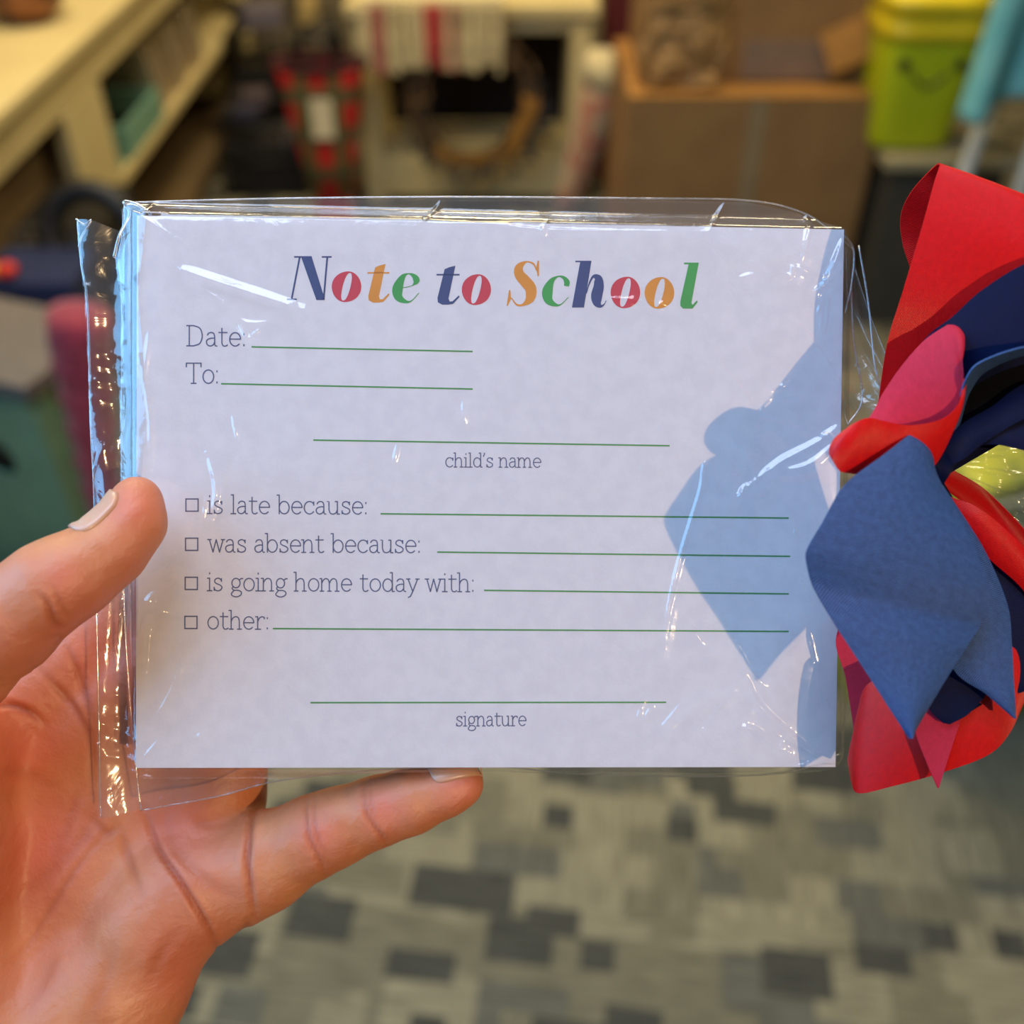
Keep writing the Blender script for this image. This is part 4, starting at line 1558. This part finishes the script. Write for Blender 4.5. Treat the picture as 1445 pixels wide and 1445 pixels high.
# navy loop behind the small red one
ribbon('ribbon_loop', [((1300, 640, .192), (1330, 668, .192)), ((1272, 560, .188), (1330, 620, .188)), ((1300, 485, .184), (1358, 560, .185)), ((1345, 446, .1815), (1400, 530, .182)), ((1385, 410, .180), (1440, 515, .180)),
                       ((1447, 372, .179), (1490, 500, .179)), ((1530, 345, .180), (1560, 480, .180)), ((1590, 345, .185), (1610, 480, .185)), ((1570, 380, .192), (1590, 500, .192)), ((1450, 480, .194), (1470, 590, .194)), ((1320, 640, .195), (1340, 668, .195))], NAVY, bulge=.0006,
       label='large navy loop at the right of the bow')
# second navy loop, seen into: thin upper rim, inner side with its shade in the colour, lower lip
ribbon('ribbon_loop', [((1334, 610, .186), (1345, 640, .187)), ((1352, 566, .180), (1359, 580, .1850)), ((1364, 532, .1765), (1371, 548, .1840)), ((1385, 510, .175), (1394, 524, .1835)), ((1447, 489, .174), (1452, 503, .183)), ((1530, 482, .176), (1534, 500, .188)),
                       ((1580, 520, .180), (1582, 540, .190))], BLUE, bulge=.0003, label='lighter rim of the small navy loop')
ribbon('ribbon_loop', [((1340, 590, .1855), (1335, 640, .1865)), ((1368, 540, .1855), (1372, 630, .1855)), ((1450, 494, .1850), (1452, 622, .1850)), ((1560, 494, .185), (1560, 620, .185))], INNER_SHADE, bulge=-.0006, label='shade darkened inner side of the small navy loop')
ribbon('ribbon_loop', [((1318, 634, .186), (1308, 660, .186)), ((1362, 596, .1842), (1352, 652, .1832)), ((1400, 574, .184), (1392, 622, .183)), ((1450, 540, .184), (1452, 588, .182)), ((1540, 520, .185), (1545, 560, .183))], NAVY, bulge=.0006, label='lower navy lip of the small loop')
ribbon('ribbon_loop', [((1330, 645, .1865), (1330, 660, .1865)), ((1385, 600, .185), (1388, 628, .184)), ((1450, 575, .1845), (1452, 637, .1835)), ((1540, 560, .185), (1545, 655, .184))], NAVY, bulge=.0006)
# small red loop: the face that rises to the tip, and the lower fold in front of it
ribbon('ribbon_loop', [((1192, 618, .1785), (1200, 630, .1785)), ((1226, 590, .180), (1262, 622, .180)), ((1246, 555, .1815), (1306, 612, .181)), ((1272, 517, .182), (1336, 596, .1805)), ((1304, 481, .182), (1352, 566, .1795)), ((1332, 462, .1818), (1359, 535, .179)),
                       ((1346, 455, .1825), (1357, 505, .1795)), ((1348, 462, .185), (1352, 490, .184)), ((1338, 490, .188), (1340, 530, .188))], PINK, bulge=.0010, label='matte pink side of the small red curl')
ribbon('ribbon_loop', [((1359, 535, .1785), (1359, 538, .1785)), ((1352, 568, .178), (1346, 600, .1795)), ((1334, 588, .1775), (1318, 655, .181)), ((1308, 597, .177), (1288, 668, .180)), ((1278, 600, .1765), (1256, 670, .179)), ((1250, 595, .176), (1224, 670, .177)), ((1227, 590, .175), (1200, 668, .175)),
                       ((1208, 596, .1745), (1184, 663, .1742)), ((1190, 609, .175), (1171, 642, .1746)), ((1186, 618, .178), (1174, 640, .178))], RED, bulge=.0006, wav=.0002, label='lower fold of the small red curl')
# bottom red loop and pink tails
ribbon('ribbon_loop', [((1330, 760, .198), (1400, 760, .198)), ((1260, 800, .200), (1330, 850, .200)), ((1183, 888, .2005), (1262, 900, .200)), ((1194, 960, .2000), (1262, 970, .199)), ((1206, 1045, .199), (1262, 1050, .1975)), ((1200, 1085, .1985), (1240, 1100, .197))], PINK,
       label='matte pink inside of the bottom red loop')
ribbon('ribbon_loop', [((1207, 1050, .1972), (1200, 1088, .1985)), ((1212, 1010, .195), (1202, 1103, .1965)), ((1222, 968, .193), (1212, 1119, .1945)), ((1262, 950, .1915), (1256, 1110, .192)), ((1320, 935, .190), (1322, 1092, .190)), ((1385, 930, .189), (1392, 1066, .189)),
                       ((1424, 900, .1895), (1424, 1034, .1895)), ((1446, 870, .191), (1447, 985, .191)), ((1480, 800, .194), (1490, 900, .194)), ((1400, 700, .197), (1420, 760, .197)), ((1330, 655, .197), (1335, 690, .197))], RED, bulge=.0008,
       label='red satin loop at the bottom of the bow')
ribbon('ribbon_tail', [((1290, 900, .188), (1385, 880, .188)), ((1288, 990, .1878), (1375, 960, .1878)), ((1292, 1034, .1875), (1357, 1012, .1875)), ((1307, 1075, .1873), (1340, 1062, .1873)), ((1323, 1112, .187), (1324.5, 1112, .187))], PINK,
       label='pointed pink tail at the bottom')
# red band to the right
ribbon('ribbon_tail', [((1316, 668, .190), (1316, 705, .191)), ((1335, 697, .188), (1345, 735, .189)), ((1372, 712, .186), (1372, 760, .188)), ((1408, 738, .186), (1398, 790, .188)), ((1447, 776, .187), (1447, 836, .189)), ((1510, 850, .190), (1500, 920, .192))], RED, bulge=.0007)
# navy layers beneath the front tail
ribbon('ribbon_tail', [((1310, 660, .192), (1330, 680, .192)), ((1330, 740, .191), (1372, 745, .191)), ((1345, 800, .1905), (1447, 830, .1905)), ((1350, 880, .190), (1470, 900, .190)), ((1340, 960, .1895), (1460, 965, .1895)), ((1337, 1022, .1885), (1400, 988, .1885))], NAVY, bulge=.0006,
       label='dark navy tail under the denim blue ones')
ribbon('ribbon_tail', [((1340, 850, .1865), (1400, 880, .1865)), ((1318, 930, .1862), (1400, 960, .1862)), ((1310, 994, .186), (1370, 1004, .186)), ((1330, 1020, .186), (1340, 1022, .186))], NAVY)
ribbon('ribbon_tail', [((1312, 668, .186), (1336, 700, .187)), ((1330, 720, .1835), (1385, 770, .185)), ((1335, 800, .1825), (1420, 850, .184)), ((1335, 880, .1825), (1427, 905, .1835)), ((1346, 945, .183), (1430, 960, .1835)), ((1390, 978, .1832), (1432, 992, .1835)), ((1430, 1012, .1835), (1432, 1013, .1835))], BLUE, bulge=.0006,
       label='short denim blue tail behind the broad one')
# broad front tail: over the fold at the top, down to the point
ribbon('ribbon_tail', [((1322, 664, .187), (1316, 672, .187)), ((1306, 622, .184), (1318, 655, .1855)), ((1292, 611, .1795), (1316, 650, .183)), ((1281, 615, .1765), (1320, 670, .1795)), ((1246, 642, .174), (1338, 700, .178)), ((1205, 672, .172), (1358, 738, .177)),
                       ((1184, 694, .1708), (1372, 768, .1765)), ((1160, 738, .1698), (1388, 808, .1765)), ((1140, 772, .1695), (1396, 836, .177)), ((1137, 790, .170), (1393, 862, .1775)), ((1147, 828, .1715), (1382, 884, .178)), ((1181, 886, .1715), (1363, 914, .1765)), ((1215, 938, .172), (1342, 946, .1755)),
                       ((1250, 992, .1722), (1312, 995, .1735)), ((1283, 1041, .1722), (1285, 1041, .1722))], BLUE, n=10, mc=20, bulge=.0011, tens=.75, label='broad denim blue tail with a pointed end in front')
# knot
ribbon('knot_band', [((1296, 668, .1915), (1314, 700, .1915)), ((1302, 655, .1855), (1326, 690, .1855)), ((1314, 640, .183), (1338, 672, .183)), ((1326, 628, .1855), (1348, 654, .1855)), ((1330, 624, .1915), (1352, 650, .1915))], NAVY, bulge=.0006, label='dark navy band tied round the middle')
# tie that grips the neck of the bag
bm = bmesh.new()
c0 = padpx(1314, 655)
for dz in (0,):
    ring = []
    for k in range(24):
        a = 2 * math.pi * k / 24
        ring.append(Vector(padW([[c0[0] + .0004 * math.cos(3 * a), c0[1] + .0030 * math.cos(a), .0018 + .0032 * math.sin(a)]])[0]))
tube(bm, ring, .0009, 8, closed=True)
mesh_obj_bm('tie', bm, NAVY, bow)


# ------------------------------------------------------------------ hand
def skin_material():
    m = bpy.data.materials.new('skin')
    m.use_nodes = True
    nt = m.node_tree
    L, N = nt.links, nt.nodes.new
    b = nt.nodes['Principled BSDF']
    b.inputs['Roughness'].default_value = .46
    b.inputs['Specular IOR Level'].default_value = .4
    b.inputs['Subsurface Weight'].default_value = .22
    b.inputs['Subsurface Radius'].default_value = (1.0, .32, .18)
    b.inputs['Subsurface Scale'].default_value = .0035
    at = N('ShaderNodeAttribute')
    at.attribute_name = 'tone'
    sp = N('ShaderNodeSeparateColor')
    L.new(at.outputs['Color'], sp.inputs[0])
    tc = N('ShaderNodeTexCoord')

    def noise(sc, det=4, dist=0):
        n = N('ShaderNodeTexNoise')
        n.inputs['Scale'].default_value = sc
        n.inputs['Detail'].default_value = det
        n.inputs['Distortion'].default_value = dist
        L.new(tc.outputs['Object'], n.inputs['Vector'])
        return n.outputs['Fac']

    def mixc(f, a, b_, mode='MIX'):
        x = N('ShaderNodeMix')
        x.data_type = 'RGBA'
        x.blend_type = mode
        for s, v in ((0, f), (6, a), (7, b_)):
            if hasattr(v, 'is_output'):
                L.new(v, x.inputs[s])
            else:
                x.inputs[s].default_value = v
        return x.outputs[2]
    r = N('ShaderNodeValToRGB')
    r.color_ramp.elements[0].position = .38
    r.color_ramp.elements[1].position = .64
    L.new(noise(60, 5, .6), r.inputs['Fac'])
    base = mixc(r.outputs[0], s2l(212, 142, 100), s2l(196, 122, 84))
    r2 = N('ShaderNodeValToRGB')
    r2.color_ramp.elements[0].position = .45
    r2.color_ramp.elements[1].position = .7
    L.new(noise(28, 3), r2.inputs['Fac'])
    base = mixc(r2.outputs[0], base, s2l(202, 122, 96))
    base = mixc(sp.outputs['Green'], base, s2l(220, 118, 100))      # rosier finger joints and tips
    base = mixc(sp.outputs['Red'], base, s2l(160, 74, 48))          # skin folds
    L.new(base, b.inputs['Base Color'])
    # fine skin lines
    v = N('ShaderNodeTexVoronoi')
    v.feature = 'DISTANCE_TO_EDGE'
    v.inputs['Scale'].default_value = 1100
    L.new(tc.outputs['Object'], v.inputs['Vector'])
    b1, b2 = N('ShaderNodeBump'), N('ShaderNodeBump')
    b1.inputs['Strength'].default_value = .12
    b1.inputs['Distance'].default_value = .0004
    L.new(v.outputs['Distance'], b1.inputs['Height'])
    b2.inputs['Strength'].default_value = .30
    b2.inputs['Distance'].default_value = .0014
    L.new(noise(330, 5, .3), b2.inputs['Height'])
    L.new(b1.outputs[0], b2.inputs['Normal'])
    L.new(b2.outputs[0], b.inputs['Normal'])
    return m


SKIN = skin_material()


def pr(px, py, d, rpx):
    return (*pd(px, py, d), rpx * d / F)


CH = []   # round cones: (a, ra, b, rb, blend)


def chain(pts, k=.0035):
    for a, b in zip(pts, pts[1:]):
        CH.append((np.array(a[:3]), a[3], np.array(b[:3]), b[3], k))


# palm: metacarpals
chain([pr(-60, 1900, .222, 150), pr(60, 1600, .217, 100), pr(165, 1400, .215, 88), pr(258, 1262, .2155, 76)], .006)
chain([pr(-60, 1900, .222, 150), pr(0, 1600, .218, 100), pr(150, 1225, .2205, 84)], .006)
chain([pr(-120, 1900, .222, 150), pr(-60, 1600, .219, 100), pr(60, 1150, .2225, 84)], .006)
chain([pr(-160, 1900, .222, 150), pr(-150, 1600, .219, 100), pr(-30, 1110, .2225, 84)], .006)
chain([pr(-60, 1760, .213, 120), pr(20, 1500, .207, 92), pr(130, 1400, .2115, 76)], .007)
# heel below the thumb and the thumb itself
chain([pr(-100, 1800, .214, 130), pr(-95, 1430, .207, 118), pr(-120, 1190, .203, 112), pr(-135, 1030, .198, 92)], .008)
chain([pr(-135, 1030, .198, 92), pr(-60, 928, .190, 79), pr(5, 880, .1855, 72), pr(70, 829, .1850, 62), pr(108, 808, .1862, 56), pr(156, 776, .1885, 47.5), pr(188, 738, .1905, 41.5), pr(193, 707, .1918, 35.5)], .003)
# web between thumb and first finger
chain([pr(-110, 1080, .206, 70), pr(-20, 1040, .2165, 66)], .009)
# fingers behind the pad
chain([pr(-30, 1110, .2225, 84), pr(60, 985, .224, 68), pr(170, 860, .225, 62), pr(270, 752, .2245, 57), pr(352, 668, .2222, 52), pr(400, 612, .2215, 44)], .003)
chain([pr(60, 1150, .2225, 84), pr(150, 1020, .2245, 68), pr(262, 880, .2255, 62), pr(350, 770, .2250, 57), pr(420, 700, .2225, 50), pr(455, 660, .2220, 43)], .003)
chain([pr(150, 1225, .2205, 84), pr(270, 1195, .2205, 72), pr(302, 1130, .2235, 66), pr(330, 1000, .225, 60), pr(368, 890, .2245, 55), pr(420, 810, .2225, 48), pr(445, 770, .222, 42)], .004)
chain([pr(258, 1262, .2155, 76), pr(330, 1236, .2155, 70)], .005)
chain([pr(300, 1245, .2155, 72), pr(372, 1216, .2145, 67), pr(443, 1180, .2130, 55), pr(480, 1165, .2125, 51), pr(532, 1145, .2120, 46.5), pr(580, 1130, .2115, 44), pr(630, 1113, .2112, 36), pr(652, 1106, .2112, 31)], .0025)
chain([pr(60, 1320, .221, 80), pr(200, 1140, .2235, 66), pr(262, 1120, .2245, 60)], .006)
chain([pr(130, 1200, .2215, 76), pr(150, 1080, .2235, 66)], .006)
# padding of the palm near the little finger
chain([pr(205, 1300, .2095, 60), pr(262, 1255, .2115, 52)], .006)


def hand_field():
    h = .00060
    lo = np.array([-.165, -.185, -.250])
    hi = np.array([.001, .024, -.172])
    n = np.ceil((hi - lo) / h).astype(int)
    vol = np.full(n, .02, np.float32)
    ax = [lo[i] + h * np.arange(n[i]) for i in range(3)]
    for a, ra, b, rb, k in CH:
        m = max(ra, rb) + .012
        i0 = np.clip(np.floor((np.minimum(a, b) - m - lo) / h).astype(int), 0, n)
        i1 = np.clip(np.ceil((np.maximum(a, b) + m - lo) / h).astype(int), 0, n)
        if (i1 <= i0).any():
            continue
        X = ax[0][i0[0]:i1[0], None, None].astype(np.float32)
        Y = ax[1][None, i0[1]:i1[1], None].astype(np.float32)
        Z = ax[2][None, None, i0[2]:i1[2]].astype(np.float32)
        d = b - a
        l2 = float(d @ d) + 1e-12
        t = np.clip(((X - a[0]) * d[0] + (Y - a[1]) * d[1] + (Z - a[2]) * d[2]) / l2, 0, 1)
        r = ra + (rb - ra) * t
        f = np.sqrt((X - a[0] - t * d[0]) ** 2 + (Y - a[1] - t * d[1]) ** 2 + (Z - a[2] - t * d[2]) ** 2) - r
        s = (slice(i0[0], i1[0]), slice(i0[1], i1[1]), slice(i0[2], i1[2]))
        g = vol[s]
        q = np.clip(.5 + .5 * (g - f) / k, 0, 1)
        vol[s] = g * (1 - q) + f * q - k * q * (1 - q)
    return vol, lo, h


def surface_nets(vol, lo, h):
    ins = vol < 0
    c = ins[:-1, :-1, :-1].astype(np.int8)
    cnt = sum(ins[i:ins.shape[0] - 1 + i, j:ins.shape[1] - 1 + j, k:ins.shape[2] - 1 + k].astype(np.int8) for i in (0, 1) for j in (0, 1) for k in (0, 1))
    act = (cnt > 0) & (cnt < 8)
    I = np.argwhere(act)
    idx = -np.ones(act.shape, np.int64)
    idx[act] = np.arange(len(I))
    acc = np.zeros((len(I), 3))
    w = np.zeros(len(I))
    corners = [(i, j, k) for i in (0, 1) for j in (0, 1) for k in (0, 1)]
    for a in corners:
        for axis in range(3):
            if a[axis]:
                continue
            b = list(a)
            b[axis] = 1
            va = vol[I[:, 0] + a[0], I[:, 1] + a[1], I[:, 2] + a[2]]
            vb = vol[I[:, 0] + b[0], I[:, 1] + b[1], I[:, 2] + b[2]]
            m = (va < 0) != (vb < 0)
            t = np.where(m, va / np.where(m, va - vb, 1), 0)
            p = np.repeat(np.array(a, float)[None], len(I), 0)
            p[:, axis] += t
            acc[m] += p[m]
            w[m] += 1
    V = lo + h * (I + acc / w[:, None])
    faces = []
    for axis in range(3):
        o1, o2 = [(1, 2), (2, 0), (0, 1)][axis]
        sl0 = [slice(None)] * 3
        sl1 = [slice(None)] * 3
        sl0[axis] = slice(0, -1)
        sl1[axis] = slice(1, None)
        A, B = ins[tuple(sl0)], ins[tuple(sl1)]
        E = np.argwhere(A != B)
        flip = A[E[:, 0], E[:, 1], E[:, 2]]
        ok = (E[:, o1] > 0) & (E[:, o2] > 0) & (E[:, o1] < act.shape[o1]) & (E[:, o2] < act.shape[o2])
        E, flip = E[ok], flip[ok]
        q = []
        for d1, d2 in ((0, 0), (-1, 0), (-1, -1), (0, -1)):
            e = E.copy()
            e[:, o1] += d1
            e[:, o2] += d2
            q.append(idx[e[:, 0], e[:, 1], e[:, 2]])
        q = np.stack(q, 1)
        q[~flip] = q[~flip][:, ::-1]
        faces.append(q)
    return V, np.concatenate(faces)


# creases of the palm and fingers (px polylines, depth px, width px)
FOLD = [
    ([(200, 1135), (222, 1195), (255, 1245), (288, 1300), (308, 1340)], 5.5, 3.6),
    ([(168, 1170), (182, 1215), (200, 1262)], 2.4, 5), ([(120, 1150), (150, 1175), (165, 1165)], 2, 5),
    ([(42, 935), (80, 970), (105, 1000), (128, 1045), (132, 1100)], 3.0, 4.5), ([(84, 896), (108, 945), (125, 1000), (135, 1040)], 2.6, 4.5),
    ([(-20, 1002), (12, 994), (40, 1003), (64, 1022)], 4, 4), ([(161, 1163), (110, 1222), (60, 1300), (20, 1360)], 1.6, 4), ([(110, 1100), (90, 1180), (60, 1260)], 1.2, 6),
    ([(366, 1128), (353, 1165), (349, 1215), (353, 1255), (359, 1292)], 4.6, 3.8),
    ([(434, 1122), (431, 1150), (437, 1185), (452, 1216), (458, 1234)], 2.6, 3.0), ([(444, 1120), (442, 1150), (449, 1185), (464, 1220)], 2.0, 2.4),
    ([(516, 1096), (513, 1125), (520, 1155), (538, 1180), (545, 1192)], 2.6, 2.8), ([(524, 1100), (522, 1130), (530, 1158)], 1.6, 2.2),
    ([(52, 838), (66, 852), (78, 880), (92, 886)], 2.6, 4), ([(72, 830), (84, 850), (96, 872)], 1.6, 3), ([(118, 730), (112, 742), (122, 748)], 1.5, 3),
    ([(330, 1322), (345, 1312), (352, 1298)], 2.2, 4), ([(215, 1385), (225, 1350), (260, 1300)], 1.2, 7),
    ([(270, 1150), (285, 1160), (310, 1162)], 1.5, 6), ([(230, 1145), (250, 1200), (300, 1250), (340, 1270)], 1.4, 6), ([(0, 1290), (60, 1240), (110, 1190), (150, 1120)], 1.4, 7),
    ([(25, 1445), (60, 1390), (80, 1330)], 1.0, 6), ([(120, 1445), (150, 1380), (160, 1310)], 1.0, 7), ([(-20, 1100), (30, 1090), (80, 1110)], 1.2, 7),
]
ROSY = [(652, 1106, 45), (540, 1145, 34), (450, 1180, 30), (185, 712, 46), (245, 1175, 60), (30, 1060, 70), (150, 930, 60), (262, 1380, 70), (90, 820, 30), (60, 1180, 80)]


def build_hand():
    vol, lo, h = hand_field()
    V, Fq = surface_nets(vol, lo, h)
    me = bpy.data.meshes.new('hand')
    n = len(V)
    # smoothing over edges
    E = np.concatenate([Fq[:, [0, 1]], Fq[:, [1, 2]], Fq[:, [2, 3]], Fq[:, [3, 0]]])
    deg = np.bincount(E.ravel(), minlength=n).astype(float)
    for it in range(6):
        S = np.zeros_like(V)
        for c in range(3):
            S[:, c] = np.bincount(E[:, 0], V[E[:, 1], c], n) + np.bincount(E[:, 1], V[E[:, 0], c], n)
        V = V * .4 + .6 * S / deg[:, None]
    # normals
    a, b, c, d = (V[Fq[:, i]] for i in range(4))
    fn = np.cross(c - a, d - b)
    N = np.zeros_like(V)
    for i in range(4):
        for k in range(3):
            N[:, k] += np.bincount(Fq[:, i], fn[:, k], n)
    N /= np.maximum(np.linalg.norm(N, axis=1), 1e-12)[:, None]
    px = CX + F * V[:, 0] / -V[:, 2]
    py = CX - F * V[:, 1] / -V[:, 2]
    front = N[:, 2] > -.25
    thumb = (-V[:, 2] < .2) & (py < 960)
    tone = np.zeros((n, 4), np.float32)
    tone[:, 3] = 1
    disp = np.zeros(n)
    for pts, dep, wd in FOLD:
        P = catmull([(x, y, 0) for x, y in pts], 6)[:, :2]
        best = np.full(n, 1e9)
        tt = np.zeros(n)
        m = len(P) - 1
        near = front & (px > P[:, 0].min() - 30) & (px < P[:, 0].max() + 30) & (py > P[:, 1].min() - 30) & (py < P[:, 1].max() + 30)
        ix = np.nonzero(near)[0]
        if not len(ix):
            continue
        x, y = px[ix], py[ix]
        bb, bt = np.full(len(ix), 1e9), np.zeros(len(ix))
        for i in range(m):
            A, B = P[i], P[i + 1]
            D = B - A
            t = np.clip(((x - A[0]) * D[0] + (y - A[1]) * D[1]) / (D @ D + 1e-9), 0, 1)
            r = np.hypot(x - A[0] - t * D[0], y - A[1] - t * D[1])
            kk = r < bb
            bb = np.where(kk, r, bb)
            bt = np.where(kk, (i + t) / m, bt)
        g = np.exp(-bb ** 2 / (2 * (wd * .85) ** 2)) * np.sin(np.pi * np.clip(bt, .06, .94)) ** .6
        lip = np.exp(-(bb - wd * 2.2) ** 2 / (2 * (wd) ** 2)) * np.sin(np.pi * np.clip(bt, .06, .94))
        disp[ix] += (-g * dep * 1.25 + lip * dep * .32) * PXM
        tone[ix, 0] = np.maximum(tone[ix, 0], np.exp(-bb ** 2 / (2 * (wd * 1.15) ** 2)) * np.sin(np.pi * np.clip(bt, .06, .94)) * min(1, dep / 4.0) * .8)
    for x, y, r in ROSY:
        g = np.exp(-((px - x) ** 2 + (py - y) ** 2) / (2 * (r * .7) ** 2))
        tone[:, 1] = np.maximum(tone[:, 1], g * .6 * front)
    V = V + N * disp[:, None]
    W_ = toW(V)
    o = mesh_obj('hand', W_, Fq, SKIN)
    at = o.data.color_attributes.new('tone', 'FLOAT_COLOR', 'POINT')
    at.data.foreach_set('color', tone.ravel())
    global HAND_BVH
    from mathutils.bvhtree import BVHTree
    HAND_BVH = BVHTree.FromPolygons([Vector(v) for v in V.tolist()], Fq.tolist())
    tag(o, 'left hand with palm up, thumb clamped on the front of the bagged note pad', 'hand')
    return o


hand = build_hand()
NAIL = mat('natural fingernail', (222, 172, 146), .3, col2=(216, 162, 136), scale=120, spec=.6, Subsurface_Weight=.25, Subsurface_Scale=.002)
NAILTIP = mat('pale nail edge', (248, 236, 220), .35)


def nail(name, axis, nrm, spread, lift, tipscale=.65):
    """curved plate over the end of a finger; axis = list of (x,y,z,r) in camera axes"""
    A = np.array(axis)
    nrm = np.array(nrm, float)
    k = len(A)
    m = 15
    P = catmull(A[:, :3], 6)
    Rr = np.interp(np.linspace(0, k - 1, len(P)), np.arange(k), A[:, 3])
    T = np.gradient(P, axis=0)
    T /= np.linalg.norm(T, axis=1)[:, None]
    V = []
    for i, (p, t, r) in enumerate(zip(P, T, Rr)):
        s = i / (len(P) - 1)
        nn = nrm - t * (nrm @ t)
        nn /= np.linalg.norm(nn)
        bb_ = np.cross(t, nn)
        sp_ = spread * (math.sqrt(max(0, 1 - ((s - .5) * 2) ** 6)) * .9 + .1)
        for j in range(m):
            a = math.radians(sp_ * (2 * j / (m - 1) - 1))
            dr_ = Vector((nn * math.cos(a) + bb_ * math.sin(a)).tolist())
            hit = HAND_BVH.ray_cast(Vector(p.tolist()), dr_, .03)
            rr_ = hit[3] if hit[0] is not None else r
            rim = max(abs(2 * j / (m - 1) - 1), abs(2 * s - 1) * .85)
            V.append(p + np.array(dr_) * (rr_ + lift * (1.6 - 1.9 * rim ** 6)))
    o = mesh_obj(name, toW(np.array(V)), gridfaces(len(P), m), NAIL, hand)
    so = o.modifiers.new('thickness', 'SOLIDIFY')
    so.thickness = .0003
    so.offset = 0
    return o


nail('thumbnail', [pr(142, 786, .1880, 50), pr(166, 764, .1890, 46), pr(188, 736, .1905, 41.5), pr(196, 700, .1918, 34)], (-.68, .66, .26), 46, .0004)
nail('fingernail', [pr(618, 1117, .2112, 38), pr(642, 1109, .2112, 33), pr(664, 1102, .2112, 28), pr(684, 1096, .2112, 22)], (.10, .90, .30), 44, .0003)
